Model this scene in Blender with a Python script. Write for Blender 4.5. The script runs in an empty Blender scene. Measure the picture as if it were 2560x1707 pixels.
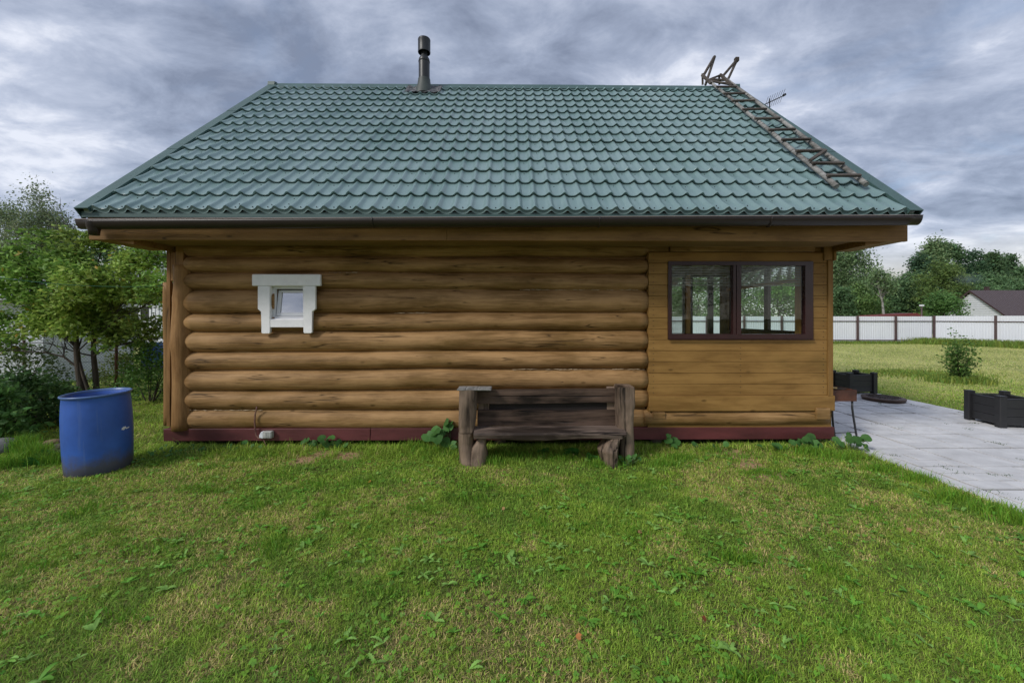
import bpy, bmesh, math, random
import numpy as np
from mathutils import Vector, Matrix
R = math.radians
scene = bpy.context.scene
col = scene.collection
random.seed(7)

# ------------------------------------------------------------------ camera
F = 1020.0; CX = 1280.0; HY = 792.5; CAMZ = 1.7; PSI = 0.0101
cd = bpy.data.cameras.new('camera'); cam = bpy.data.objects.new('camera', cd); col.objects.link(cam)
cam.location = (0, 0, CAMZ); cam.rotation_euler = (R(90), 0, -PSI)
cd.sensor_width = 36; cd.lens = F/2560*36; cd.shift_y = -(853.5-HY)/2560
cd.clip_start = 0.05; cd.clip_end = 2000
scene.camera = cam
scene.render.resolution_x = 1024; scene.render.resolution_y = 682
# ------------------------------------------------------------------ sky, sun, exposure
SUN_EL = R(38); SUN_AZ = R(-128)       # azimuth measured from +Y towards +X: behind the camera, to its left
world = bpy.data.worlds.new('World'); scene.world = world; world.use_nodes = True
def build_world():
    nt = world.node_tree; N = nt.nodes; L = nt.links; N.clear()
    out = N.new('ShaderNodeOutputWorld')
    sky = N.new('ShaderNodeTexSky'); sky.sky_type = 'NISHITA'; sky.sun_disc = False
    sky.sun_elevation = SUN_EL; sky.sun_rotation = SUN_AZ % (2*math.pi)
    b1 = N.new('ShaderNodeBackground'); b1.inputs[1].default_value = 0.10; L.new(sky.outputs[0], b1.inputs[0])
    tc = N.new('ShaderNodeTexCoord'); sp = N.new('ShaderNodeSeparateXYZ'); L.new(tc.outputs['Generated'], sp.inputs[0])
    def m(op, a, b=None, clamp=False):
        n = N.new('ShaderNodeMath'); n.operation = op; n.use_clamp = clamp
        for i, v in enumerate((a, b)):
            if v is None: continue
            if isinstance(v, (int, float)): n.inputs[i].default_value = v
            else: L.new(v, n.inputs[i])
        return n.outputs[0]
    zc = m('MAXIMUM', sp.outputs[2], 0.0); za = m('ADD', zc, 0.22)
    u = m('DIVIDE', sp.outputs[0], za); v = m('DIVIDE', sp.outputs[1], za)
    # streets of cloud run obliquely: rotate and stretch the cloud plane
    cb = N.new('ShaderNodeCombineXYZ'); L.new(u, cb.inputs[0]); L.new(v, cb.inputs[1])
    mp = N.new('ShaderNodeMapping'); mp.inputs['Rotation'].default_value = (0, 0, R(28)); mp.inputs['Scale'].default_value = (0.85, 1.20, 1)
    mp.inputs['Location'].default_value = (3.1, 1.7, 0)
    L.new(cb.outputs[0], mp.inputs[0])
    def noise(scale, detail, rough, dist, vec=None):
        n = N.new('ShaderNodeTexNoise'); n.inputs['Scale'].default_value = scale; n.inputs['Detail'].default_value = detail
        n.inputs['Roughness'].default_value = rough; n.inputs['Distortion'].default_value = dist
        L.new(vec or mp.outputs[0], n.inputs['Vector']); return n.outputs[0]
    n1 = noise(1.25, 12, 0.56, 0.25); n2 = noise(4.2, 14, 0.62, 0.35)
    s = m('ADD', m('MULTIPLY', n1, 0.60), m('MULTIPLY', n2, 0.40))
    rp = N.new('ShaderNodeValToRGB'); L.new(s, rp.inputs[0])
    e = rp.color_ramp.elements
    e[0].position = 0.395; e[0].color = (0.165, 0.195, 0.270, 1)
    e[1].position = 0.615; e[1].color = (0.60, 0.625, 0.70, 1)
    k = rp.color_ramp.elements.new(0.47); k.color = (0.255, 0.295, 0.390, 1)
    k = rp.color_ramp.elements.new(0.55); k.color = (0.390, 0.430, 0.530, 1)
    # pale band low down
    hz = N.new('ShaderNodeValToRGB'); L.new(zc, hz.inputs[0])
    he = hz.color_ramp.elements; he[0].position = 0.0; he[0].color = (0.85,)*3+(1,); he[1].position = 0.15; he[1].color = (0,)*3+(1,)
    k = hz.color_ramp.elements.new(0.075); k.color = (0.50,)*3+(1,)
    mx = N.new('ShaderNodeMix'); mx.data_type = 'RGBA'; L.new(hz.outputs[0], mx.inputs[0]); L.new(rp.outputs[0], mx.inputs[6])
    mx.inputs[7].default_value = (0.74, 0.70, 0.60, 1)
    b2 = N.new('ShaderNodeBackground'); b2.inputs[1].default_value = 0.92; L.new(mx.outputs[2], b2.inputs[0])
    n3 = noise(1.7, 8, 0.6, 0.6)
    cov = N.new('ShaderNodeMapRange'); cov.inputs[1].default_value = 0.56; cov.inputs[2].default_value = 0.78
    cov.inputs[3].default_value = 0.93; cov.inputs[4].default_value = 0.45; L.new(n3, cov.inputs[0])
    ms = N.new('ShaderNodeMixShader'); L.new(cov.outputs[0], ms.inputs[0]); L.new(b1.outputs[0], ms.inputs[1]); L.new(b2.outputs[0], ms.inputs[2])
    L.new(ms.outputs[0], out.inputs[0])
build_world()
sd = bpy.data.lights.new('sun', 'SUN'); sd.energy = 1.5; sd.angle = R(13); sd.color = (1.0, 0.96, 0.90)
sun = bpy.data.objects.new('sun', sd); col.objects.link(sun)
sdir = Vector((math.sin(SUN_AZ)*math.cos(SUN_EL), math.cos(SUN_AZ)*math.cos(SUN_EL), math.sin(SUN_EL)))
sun.rotation_euler = sdir.to_track_quat('Z', 'Y').to_euler()
scene.view_settings.view_transform = 'Standard'; scene.view_settings.look = 'None'
scene.view_settings.exposure = 0.62; scene.view_settings.gamma = 1.0

# ------------------------------------------------------------------ surveying: photo measurement -> metres
C_, S_ = math.cos(PSI), math.sin(PSI)
def at(px, py, Y):
    """point on the plane Y (building-aligned) seen at photo position px,py (2560 wide)"""
    k = (px-CX)/F
    X = Y*(k*C_+S_)/(C_-k*S_)
    d = Y*C_+X*S_
    return Vector((X, Y, CAMZ-(py-HY)*d/F))
def gnd(px, py, z=0.0):
    d = (CAMZ-z)*F/(py-HY); xc = (px-CX)/F*d
    return Vector((xc*C_+d*S_, -xc*S_+d*C_, z))
def zat(py, px, Y): return at(px, py, Y).z
def xat(px, Y): return at(px, HY, Y).x

# ------------------------------------------------------------------ object helpers
OFF = {}
def tag(o, label=None, cat=None, group=None, kind=None):
    if label: o['label'] = label
    if cat: o['category'] = cat
    if group: o['group'] = group
    if kind: o['kind'] = kind
    return o
def thing(name, label, cat, loc=(0, 0, 0), group=None):
    o = bpy.data.objects.new(name, None); o.empty_display_size = 0.1; col.objects.link(o); o.location = loc
    OFF[o] = Vector(loc); return tag(o, label, cat, group)
class MB:
    """collects shapes, then links them as ONE mesh object"""
    def __init__(s): s.bm = bmesh.new()
    def box(s, x0, x1, y0, y1, z0, z1, bev=0.0, mi=0, M=None):
        vs = [s.bm.verts.new((x, y, z)) for x in (x0, x1) for y in (y0, y1) for z in (z0, z1)]
        fs = [s.bm.faces.new([vs[i] for i in q]) for q in ((0,1,3,2),(4,6,7,5),(0,4,5,1),(2,3,7,6),(0,2,6,4),(1,5,7,3))]
        for f in fs: f.material_index = mi
        allv = vs
        if bev:
            ed = list({e for f in fs for e in f.edges})
            r = bmesh.ops.bevel(s.bm, geom=ed, offset=bev, segments=1, affect='EDGES', profile=0.5)
            for f in r['faces']: f.material_index = mi
            allv = list({v for f in r['faces'] for v in f.verts})
        if M is not None:
            for v in allv: v.co = M @ v.co
        return allv
    def bar(s, a, b, w, h, bev=0.0, up=(0, 0, 1), mi=0):
        a = Vector(a); b = Vector(b); d = (b-a); L = d.length; d.normalize(); up = Vector(up)
        sx = d.cross(up)
        if sx.length < 1e-4: sx = d.cross(Vector((1, 0, 0)))
        sx.normalize(); uz = sx.cross(d)
        M = Matrix((( sx.x, d.x, uz.x, a.x), (sx.y, d.y, uz.y, a.y), (sx.z, d.z, uz.z, a.z), (0, 0, 0, 1)))
        return s.box(-w/2, w/2, 0, L, -h/2, h/2, bev, mi, M)
    def tube(s, pts, rad, seg=10, cap=True, mi=0, wob=0.0, sq=1.0):
        pts = [Vector(p) for p in pts]; n = len(pts)
        if not hasattr(rad, '__len__'): rad = [rad]*n
        rings = []; ref = None
        for i, p in enumerate(pts):
            t = (pts[min(i+1, n-1)]-pts[max(i-1, 0)]).normalized()
            if ref is None: ref = Vector((0, 0, 1)) if abs(t.z) < 0.9 else Vector((1, 0, 0))
            a = (ref-t*ref.dot(t)).normalized(); b = t.cross(a); ref = a
            ring = []
            for j in range(seg):
                th = 2*math.pi*j/seg; r = rad[i]*(1+wob*(random.random()-0.5))
                ring.append(s.bm.verts.new(p+a*math.cos(th)*r+b*math.sin(th)*r*sq))
            rings.append(ring)
        for i in range(n-1):
            for j in range(seg):
                f = s.bm.faces.new((rings[i][j], rings[i][(j+1) % seg], rings[i+1][(j+1) % seg], rings[i+1][j])); f.material_index = mi; f.smooth = True
        if cap:
            for q in (rings[0][::-1], rings[-1]):
                f = s.bm.faces.new(q); f.material_index = mi
    def lathe(s, prof, c=(0, 0, 0), seg=32, mi=0, M=None):
        rings = []
        for r, z in prof:
            ring = [s.bm.verts.new(Vector((r*math.cos(2*math.pi*j/seg), r*math.sin(2*math.pi*j/seg), z))) for j in range(seg)]
            rings.append(ring)
        for i in range(len(prof)-1):
            for j in range(seg):
                f = s.bm.faces.new((rings[i][j], rings[i][(j+1) % seg], rings[i+1][(j+1) % seg], rings[i+1][j])); f.material_index = mi; f.smooth = True
        for ring in rings:
            for v in ring: v.co = (M @ v.co if M is not None else v.co)+Vector(c)
        return rings
    def prism(s, poly, axis, a, b, mi=0, bev=0.0):
        """poly: 2-D outline; axis 'x': (y,z), 'y': (x,z), 'z': (x,y)"""
        def P(p, t): return {'x': (t, p[0], p[1]), 'y': (p[0], t, p[1]), 'z': (p[0], p[1], t)}[axis]
        A = [s.bm.verts.new(P(p, a)) for p in poly]; B = [s.bm.verts.new(P(p, b)) for p in poly]
        n = len(poly); fs = [s.bm.faces.new(A[::-1]), s.bm.faces.new(B)]
        for i in range(n): fs.append(s.bm.faces.new((A[i], A[(i+1) % n], B[(i+1) % n], B[i])))
        for f in fs: f.material_index = mi
        if bev: bmesh.ops.bevel(s.bm, geom=list({e for f in fs for e in f.edges}), offset=bev, segments=1, affect='EDGES')
    def build(s, name, mats, parent=None, local=False, smooth=False):
        me = bpy.data.meshes.new(name)
        bmesh.ops.recalc_face_normals(s.bm, faces=s.bm.faces)
        if smooth:
            for f in s.bm.faces: f.smooth = True
        s.bm.to_mesh(me); s.bm.free()
        return link_mesh(name, me, mats, parent, local)
def link_mesh(name, me, mats, parent=None, local=False):
    o = bpy.data.objects.new(name, me); col.objects.link(o)
    for m in (mats if isinstance(mats, (list, tuple)) else [mats]): me.materials.append(m)
    off = OFF.get(parent, Vector((0, 0, 0))) if parent else Vector((0, 0, 0))
    OFF[o] = off
    if parent:
        o.parent = parent
        if not local and off.length: me.transform(Matrix.Translation(-off))
    return o
def np_mesh(name, V, faces_flat, counts, mats, parent=None, colors=None, smooth=False, local=False):
    me = bpy.data.meshes.new(name)
    V = np.asarray(V, np.float32); faces_flat = np.asarray(faces_flat, np.int32); counts = np.asarray(counts, np.int32)
    me.vertices.add(len(V)); me.vertices.foreach_set('co', V.ravel())
    me.loops.add(len(faces_flat)); me.loops.foreach_set('vertex_index', faces_flat)
    me.polygons.add(len(counts)); st = np.concatenate(([0], np.cumsum(counts)[:-1])).astype(np.int32)
    me.polygons.foreach_set('loop_start', st); me.polygons.foreach_set('loop_total', counts)
    me.polygons.foreach_set('use_smooth', np.full(len(counts), smooth, bool))
    me.update(calc_edges=True)
    if colors is not None:
        a = me.color_attributes.new('col', 'FLOAT_COLOR', 'POINT')
        c = np.ones((len(V), 4), np.float32); c[:, :3] = colors; a.data.foreach_set('color', c.ravel())
    me.validate()
    return link_mesh(name, me, mats, parent, local)

# value noise on arrays
def vnoise(x, y, seed=0):
    x = np.asarray(x, float); y = np.asarray(y, float)
    xi = np.floor(x).astype(np.int64); yi = np.floor(y).astype(np.int64); fx = x-xi; fy = y-yi
    fx = fx*fx*(3-2*fx); fy = fy*fy*(3-2*fy)
    def h(a, b):
        n = (a*374761393+b*668265263+seed*1442695041) & 0xffffffff
        n = ((n ^ (n >> 13))*1274126177) & 0xffffffff
        return ((n ^ (n >> 16)) & 0xffff)/65535.0
    return (h(xi, yi)*(1-fx)+h(xi+1, yi)*fx)*(1-fy)+(h(xi, yi+1)*(1-fx)+h(xi+1, yi+1)*fx)*fy
def fbm(x, y, seed=0, o=4):
    s = 0; a = 0.5; t = 0
    for i in range(o): s = s+a*vnoise(np.asarray(x)*2**i, np.asarray(y)*2**i, seed+i*17); t += a; a *= 0.5
    return s/t

# ------------------------------------------------------------------ materials
def new_mat(name):
    m = bpy.data.materials.new(name); m.use_nodes = True; nt = m.node_tree
    return m, nt, nt.nodes, nt.links, nt.nodes['Principled BSDF']
def plain(name, c, rough=0.6, metal=0.0, var=0.25, scale=6.0, bump=0.15, spec=0.5, c2=None, stretch=(1, 1, 1), bscale=None, detail=5):
    m, nt, N, L, B = new_mat(name)
    tc = N.new('ShaderNodeTexCoord'); mp = N.new('ShaderNodeMapping'); mp.inputs['Scale'].default_value = stretch
    L.new(tc.outputs['Object'], mp.inputs[0])
    n = N.new('ShaderNodeTexNoise'); n.inputs['Scale'].default_value = scale; n.inputs['Detail'].default_value = detail; n.inputs['Roughness'].default_value = 0.6
    L.new(mp.outputs[0], n.inputs[0])
    r = N.new('ShaderNodeValToRGB'); L.new(n.outputs[0], r.inputs[0])
    c2 = c2 or tuple(x*(1-var) for x in c)
    r.color_ramp.elements[0].position = 0.35; r.color_ramp.elements[0].color = (*c2, 1)
    r.color_ramp.elements[1].position = 0.65; r.color_ramp.elements[1].color = (*c, 1)
    L.new(r.outputs[0], B.inputs['Base Color'])
    B.inputs['Roughness'].default_value = rough; B.inputs['Metallic'].default_value = metal; B.inputs['Specular IOR Level'].default_value = spec
    if bump:
        n2 = N.new('ShaderNodeTexNoise'); n2.inputs['Scale'].default_value = bscale or scale*6; n2.inputs['Detail'].default_value = 6
        L.new(mp.outputs[0], n2.inputs[0])
        b = N.new('ShaderNodeBump'); b.inputs['Strength'].default_value = bump; b.inputs['Distance'].default_value = 0.01
        L.new(n2.outputs[0], b.inputs['Height']); L.new(b.outputs[0], B.inputs['Normal'])
    return m
def wood(name, light, dark, axis='x', rough=0.6, grain=22, cracks=0.0, knots=True, bump=0.35, green=None, crackscale=5.0):
    """stained timber: grain along an axis, tone patches, dark knots and drying cracks"""
    m, nt, N, L, B = new_mat(name)
    tc = N.new('ShaderNodeTexCoord')
    def mapping(sx, sy):
        mp = N.new('ShaderNodeMapping'); s = [sy, sy, sy]; s['xyz'.index(axis)] = sx
        mp.inputs['Scale'].default_value = s; L.new(tc.outputs['Object'], mp.inputs[0]); return mp.outputs[0]
    def noise(vec, sc, det=6, ro=0.6, di=0.0):
        n = N.new('ShaderNodeTexNoise'); n.inputs['Scale'].default_value = sc; n.inputs['Detail'].default_value = det
        n.inputs['Roughness'].default_value = ro; n.inputs['Distortion'].default_value = di; L.new(vec, n.inputs[0]); return n.outputs[0]
    g = noise(mapping(0.07, 1), grain, 10, 0.72, 0.8); p = noise(mapping(0.35, 1), 3.0, 4)
    a = N.new('ShaderNodeMath'); a.operation = 'MULTIPLY_ADD'; L.new(g, a.inputs[0]); a.inputs[1].default_value = 0.5
    a2 = N.new('ShaderNodeMath'); a2.operation = 'MULTIPLY'; L.new(p, a2.inputs[0]); a2.inputs[1].default_value = 0.5; L.new(a2.outputs[0], a.inputs[2])
    r = N.new('ShaderNodeValToRGB'); L.new(a.outputs[0], r.inputs[0])
    r.color_ramp.elements[0].position = 0.415; r.color_ramp.elements[0].color = (*dark, 1)
    r.color_ramp.elements[1].position = 0.575; r.color_ramp.elements[1].color = (*light, 1)
    c = r.outputs[0]
    def darken(c, fac, colr):
        x = N.new('ShaderNodeMix'); x.data_type = 'RGBA'; L.new(fac, x.inputs[0]); L.new(c, x.inputs[6]); x.inputs[7].default_value = (*colr, 1); return x.outputs[2]
    dk = tuple(x*0.30 for x in dark)
    if knots:
        v = N.new('ShaderNodeTexVoronoi'); v.inputs['Scale'].default_value = 2.9; L.new(mapping(0.75, 1.6), v.inputs[0])
        kr = N.new('ShaderNodeMapRange'); kr.inputs[1].default_value = 0.035; kr.inputs[2].default_value = 0.10; kr.inputs[3].default_value = 0.75; kr.inputs[4].default_value = 0.0
        L.new(v.outputs['Distance'], kr.inputs[0]); c = darken(c, kr.outputs[0], tuple(x*0.45 for x in dark))
    if green:
        gp = noise(mapping(0.5, 1), 1.6, 5); gr = N.new('ShaderNodeMapRange'); gr.inputs[1].default_value = 0.52; gr.inputs[2].default_value = 0.72; gr.inputs[4].default_value = 0.6
        L.new(gp, gr.inputs[0]); c = darken(c, gr.outputs[0], green)
    h = g
    if cracks:
        ck = noise(mapping(0.05, 1), crackscale, 3, 0.5, 0.2)
        s = N.new('ShaderNodeMath'); s.operation = 'SUBTRACT'; L.new(ck, s.inputs[0]); s.inputs[1].default_value = 0.53
        ab = N.new('ShaderNodeMath'); ab.operation = 'ABSOLUTE'; L.new(s.outputs[0], ab.inputs[0])
        gate = noise(mapping(0.6, 0.6), 1.3, 2)
        cr = N.new('ShaderNodeMapRange'); cr.inputs[1].default_value = 0.0; cr.inputs[2].default_value = 0.010*cracks; cr.inputs[3].default_value = 1; cr.inputs[4].default_value = 0
        L.new(ab.outputs[0], cr.inputs[0])
        gg = N.new('ShaderNodeMapRange'); gg.inputs[1].default_value = 0.44; gg.inputs[2].default_value = 0.50; L.new(gate, gg.inputs[0])
        mu = N.new('ShaderNodeMath'); mu.operation = 'MULTIPLY'; L.new(cr.outputs[0], mu.inputs[0]); L.new(gg.outputs[0], mu.inputs[1])
        c = darken(c, mu.outputs[0], dk)
        hs = N.new('ShaderNodeMath'); hs.operation = 'SUBTRACT'; L.new(g, hs.inputs[0]); L.new(mu.outputs[0], hs.inputs[1]); h = hs.outputs[0]
    L.new(c, B.inputs['Base Color']); B.inputs['Roughness'].default_value = rough; B.inputs['Specular IOR Level'].default_value = 0.22
    b = N.new('ShaderNodeBump'); b.inputs['Strength'].default_value = bump; b.inputs['Distance'].default_value = 0.012
    L.new(h, b.inputs['Height']); L.new(b.outputs[0], B.inputs['Normal'])
    return m
def leaf_mat(name, trans=0.35, rough=0.5, spec=0.3):
    m, nt, N, L, B = new_mat(name)
    at_ = N.new('ShaderNodeAttribute'); at_.attribute_name = 'col'
    L.new(at_.outputs['Color'], B.inputs['Base Color']); B.inputs['Roughness'].default_value = rough; B.inputs['Specular IOR Level'].default_value = spec
    t = N.new('ShaderNodeBsdfTranslucent'); L.new(at_.outputs['Color'], t.inputs[0])
    mx = N.new('ShaderNodeMixShader'); mx.inputs[0].default_value = trans
    L.new(B.outputs[0], mx.inputs[1]); L.new(t.outputs[0], mx.inputs[2]); L.new(mx.outputs[0], N['Material Output'].inputs[0])
    return m
def glass_mat(name, tint=(0.92, 0.96, 0.95), boost=1.0):
    m, nt, N, L, B = new_mat(name); N.remove(B)
    tr = N.new('ShaderNodeBsdfTransparent'); tr.inputs[0].default_value = (*tint, 1)
    gl = N.new('ShaderNodeBsdfGlossy'); gl.inputs['Roughness'].default_value = 0.0; gl.inputs[0].default_value = (1, 1, 1, 1)
    lw = N.new('ShaderNodeLayerWeight'); lw.inputs[0].default_value = 0.5; pw = N.new('ShaderNodeMath'); pw.operation = 'POWER'; pw.inputs[1].default_value = 5; L.new(lw.outputs['Facing'], pw.inputs[0])
    fr = N.new('ShaderNodeMath'); fr.operation = 'MULTIPLY_ADD'; fr.inputs[1].default_value = 0.6; fr.inputs[2].default_value = 0.022; L.new(pw.outputs[0], fr.inputs[0])
    mu = N.new('ShaderNodeMath'); mu.operation = 'MULTIPLY'; mu.use_clamp = True; mu.inputs[1].default_value = boost; L.new(fr.outputs[0], mu.inputs[0])
    mx = N.new('ShaderNodeMixShader'); L.new(mu.outputs[0], mx.inputs[0]); L.new(tr.outputs[0], mx.inputs[1]); L.new(gl.outputs[0], mx.inputs[2])
    L.new(mx.outputs[0], N['Material Output'].inputs[0]); return m

M_log = wood('stained_log', (0.410, 0.243, 0.105), (0.190, 0.104, 0.036), 'x', cracks=0.9, green=(0.165, 0.095, 0.022), crackscale=7)
M_post = wood('stained_post', (0.36, 0.20, 0.078), (0.19, 0.095, 0.032), 'z', cracks=1.4, green=(0.14, 0.085, 0.025))
M_plank = wood('stained_plank', (0.340, 0.192, 0.058), (0.200, 0.105, 0.028), 'x', cracks=0, bump=0.15, green=(0.165, 0.105, 0.026), grain=14)
M_plankv = wood('stained_board', (0.275, 0.152, 0.046), (0.175, 0.095, 0.026), 'z', cracks=0, bump=0.12, grain=14)
M_fascia = wood('stained_fascia', (0.31, 0.175, 0.065), (0.18, 0.098, 0.034), 'x', cracks=0.6, bump=0.15)
M_soffit = wood('soffit_wood', (0.30, 0.19, 0.09), (0.2, 0.12, 0.05), 'x', bump=0.1)
M_orange = wood('indoor_wood', (0.80, 0.42, 0.13), (0.62, 0.30, 0.08), 'z', bump=0.1)
M_bench = wood('charred_bench_wood', (0.125, 0.082, 0.060), (0.014, 0.009, 0.006), 'x', cracks=1.6, rough=0.6, bump=0.8, grain=7)
M_benchv = wood('charred_trunk_wood', (0.25, 0.180, 0.130), (0.018, 0.012, 0.009), 'z', cracks=2.2, rough=0.6, bump=0.9, grain=9)
M_grey = wood('weathered_grey_wood', (0.34, 0.335, 0.32), (0.12, 0.115, 0.105), 'y', cracks=1.5, rough=0.8, bump=0.5)
M_rung = wood('dark_weathered_wood', (0.14, 0.12, 0.105), (0.05, 0.042, 0.036), 'x', rough=0.8, bump=0.4)
M_red = plain('oxide_red_paint', (0.135, 0.032, 0.034), 0.5, var=0.5, scale=4, bump=0.2, stretch=(0.3, 1, 1), bscale=40)
M_white = plain('white_trim_paint', (0.92, 0.915, 0.915), 0.5, var=0.08, scale=9, bump=0.25, bscale=30, detail=8)
M_pvc = plain('white_window_plastic', (0.72, 0.73, 0.76), 0.3, var=0.03, bump=0)
M_brown = plain('dark_brown_window_frame', (0.045, 0.017, 0.018), 0.25, var=0.2, bump=0.0)
M_gutter = plain('brown_metal_gutter', (0.022, 0.015, 0.013), 0.38, var=0.2, bump=0.03)
M_blackmetal = plain('dark_grey_metal', (0.028, 0.030, 0.032), 0.42, var=0.3, bump=0.05, metal=0.2)
M_skirt = plain('grey_green_boot', (0.06, 0.075, 0.068), 0.55, var=0.4, bump=0.1)
M_flash = plain('crumpled_flashing', (0.17, 0.17, 0.18), 0.45, var=0.6, scale=14, bump=0.8, metal=0.3)
M_screw = plain('dark_screw_head', (0.012, 0.014, 0.014), 0.5, bump=0)
M_blue = plain('blue_plastic', (0.040, 0.130, 0.50), 0.45, var=0.28, scale=3, bump=0.06, c2=(0.030, 0.095, 0.37))
def barrel_mat():
    m = M_blue; nt = m.node_tree; N = nt.nodes; L = nt.links; B = N['Principled BSDF']; src = B.inputs['Base Color'].links[0].from_socket
    tc = N.new('ShaderNodeTexCoord'); sp = N.new('ShaderNodeSeparateXYZ'); L.new(tc.outputs['Object'], sp.inputs[0])
    n = N.new('ShaderNodeTexNoise'); n.inputs['Scale'].default_value = 7; n.inputs['Detail'].default_value = 8; n.inputs['Roughness'].default_value = .7; L.new(tc.outputs['Object'], n.inputs[0])
    a = N.new('ShaderNodeMath'); a.operation = 'MULTIPLY_ADD'; L.new(n.outputs[0], a.inputs[0]); a.inputs[1].default_value = -.38; L.new(sp.outputs[2], a.inputs[2])
    r = N.new('ShaderNodeMapRange'); r.inputs[1].default_value = -.10; r.inputs[2].default_value = .06; r.inputs[3].default_value = .85; r.inputs[4].default_value = 0; L.new(a.outputs[0], r.inputs[0])
    x = N.new('ShaderNodeMix'); x.data_type = 'RGBA'; L.new(r.outputs[0], x.inputs[0]); L.new(src, x.inputs[6]); x.inputs[7].default_value = (.09, .075, .06, 1)
    mp = N.new('ShaderNodeMapping'); mp.inputs['Scale'].default_value = (14, 14, 1.2); L.new(tc.outputs['Object'], mp.inputs[0]); n2 = N.new('ShaderNodeTexNoise'); n2.inputs['Scale'].default_value = 1.5; n2.inputs['Detail'].default_value = 8; L.new(mp.outputs[0], n2.inputs[0])
    r2 = N.new('ShaderNodeMapRange'); r2.inputs[1].default_value = .60; r2.inputs[2].default_value = .78; r2.inputs[4].default_value = .45; L.new(n2.outputs[0], r2.inputs[0])
    y = N.new('ShaderNodeMix'); y.data_type = 'RGBA'; L.new(r2.outputs[0], y.inputs[0]); L.new(x.outputs[2], y.inputs[6]); y.inputs[7].default_value = (.13, .20, .38, 1); L.new(y.outputs[2], B.inputs['Base Color'])
barrel_mat()
M_bluein = plain('dark_barrel_water', (0.010, 0.022, 0.022), 0.12, bump=0.02)
M_planter = plain('black_planter_board', (0.022, 0.022, 0.024), 0.5, var=0.25, bump=0.1)
M_rust = plain('rusty_steel', (0.115, 0.042, 0.022), 0.65, var=0.5, scale=7, bump=0.3)
M_dmetal = plain('black_steel', (0.025, 0.026, 0.030), 0.4, bump=0.05)
M_lid = plain('brown_plastic_lid', (0.105, 0.066, 0.050), 0.6, var=0.3, bump=0.1)
M_concrete = plain('concrete_pile', (0.17, 0.13, 0.10), 0.9, var=0.4, bump=0.5)
M_bark = plain('bark', (0.070, 0.052, 0.038), 0.85, var=0.55, scale=12, bump=0.8, stretch=(1, 1, 0.25))
M_birch = plain('birch_bark', (0.50, 0.49, 0.45), 0.7, scale=5, bump=0.3, c2=(0.10, 0.09, 0.08), stretch=(1, 1, 3))
M_galv = plain('cream_junction_box', (0.50, 0.50, 0.47), 0.4, var=0.35, scale=25, bump=0.2)
M_leaf = leaf_mat('leaf', 0.35, 0.5, 0.2); M_grass = leaf_mat('grass_blade', 0.30, 0.55, 0.25)
M_glass = glass_mat('window_glass', boost=1.0)
M_glass_s = glass_mat('small_window_glass', tint=(0.5, 0.5, 0.52), boost=18.0)
M_roofbrown = plain('brown_roof_sheet', (0.095, 0.070, 0.072), 0.45, var=0.15, bump=0.05)
M_siding = plain('white_siding', (0.74, 0.76, 0.80), 0.5, var=0.1, bump=0.05)
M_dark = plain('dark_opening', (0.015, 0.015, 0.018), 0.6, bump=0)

def green_metal():
    m, nt, N, L, B = new_mat('green_roof_sheet')
    tc = N.new('ShaderNodeTexCoord'); mp = N.new('ShaderNodeMapping'); mp.inputs['Scale'].default_value = (1.0, 0.5, 0.5); L.new(tc.outputs['Object'], mp.inputs[0])
    n = N.new('ShaderNodeTexNoise'); n.inputs['Scale'].default_value = 1.3; n.inputs['Detail'].default_value = 7; n.inputs['Roughness'].default_value = 0.65; L.new(mp.outputs[0], n.inputs[0])
    r = N.new('ShaderNodeValToRGB'); L.new(n.outputs[0], r.inputs[0])
    r.color_ramp.elements[0].position = 0.30; r.color_ramp.elements[0].color = (0.120, 0.208, 0.200, 1)
    r.color_ramp.elements[1].position = 0.7; r.color_ramp.elements[1].color = (0.205, 0.298, 0.300, 1)
    L.new(r.outputs[0], B.inputs['Base Color']); B.inputs['Roughness'].default_value = 0.33; B.inputs['Specular IOR Level'].default_value = 0.8
    n2 = N.new('ShaderNodeTexNoise'); n2.inputs['Scale'].default_value = 9; n2.inputs['Detail'].default_value = 3; L.new(tc.outputs['Object'], n2.inputs[0])
    b = N.new('ShaderNodeBump'); b.inputs['Strength'].default_value = 0.08; b.inputs['Distance'].default_value = 0.01; L.new(n2.outputs[0], b.inputs['Height']); L.new(b.outputs[0], B.inputs['Normal'])
    return m
M_green = green_metal()
M_trim = plain('green_trim_sheet', (0.060, 0.120, 0.112), 0.5, var=.2, scale=2, bump=.03)

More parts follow.
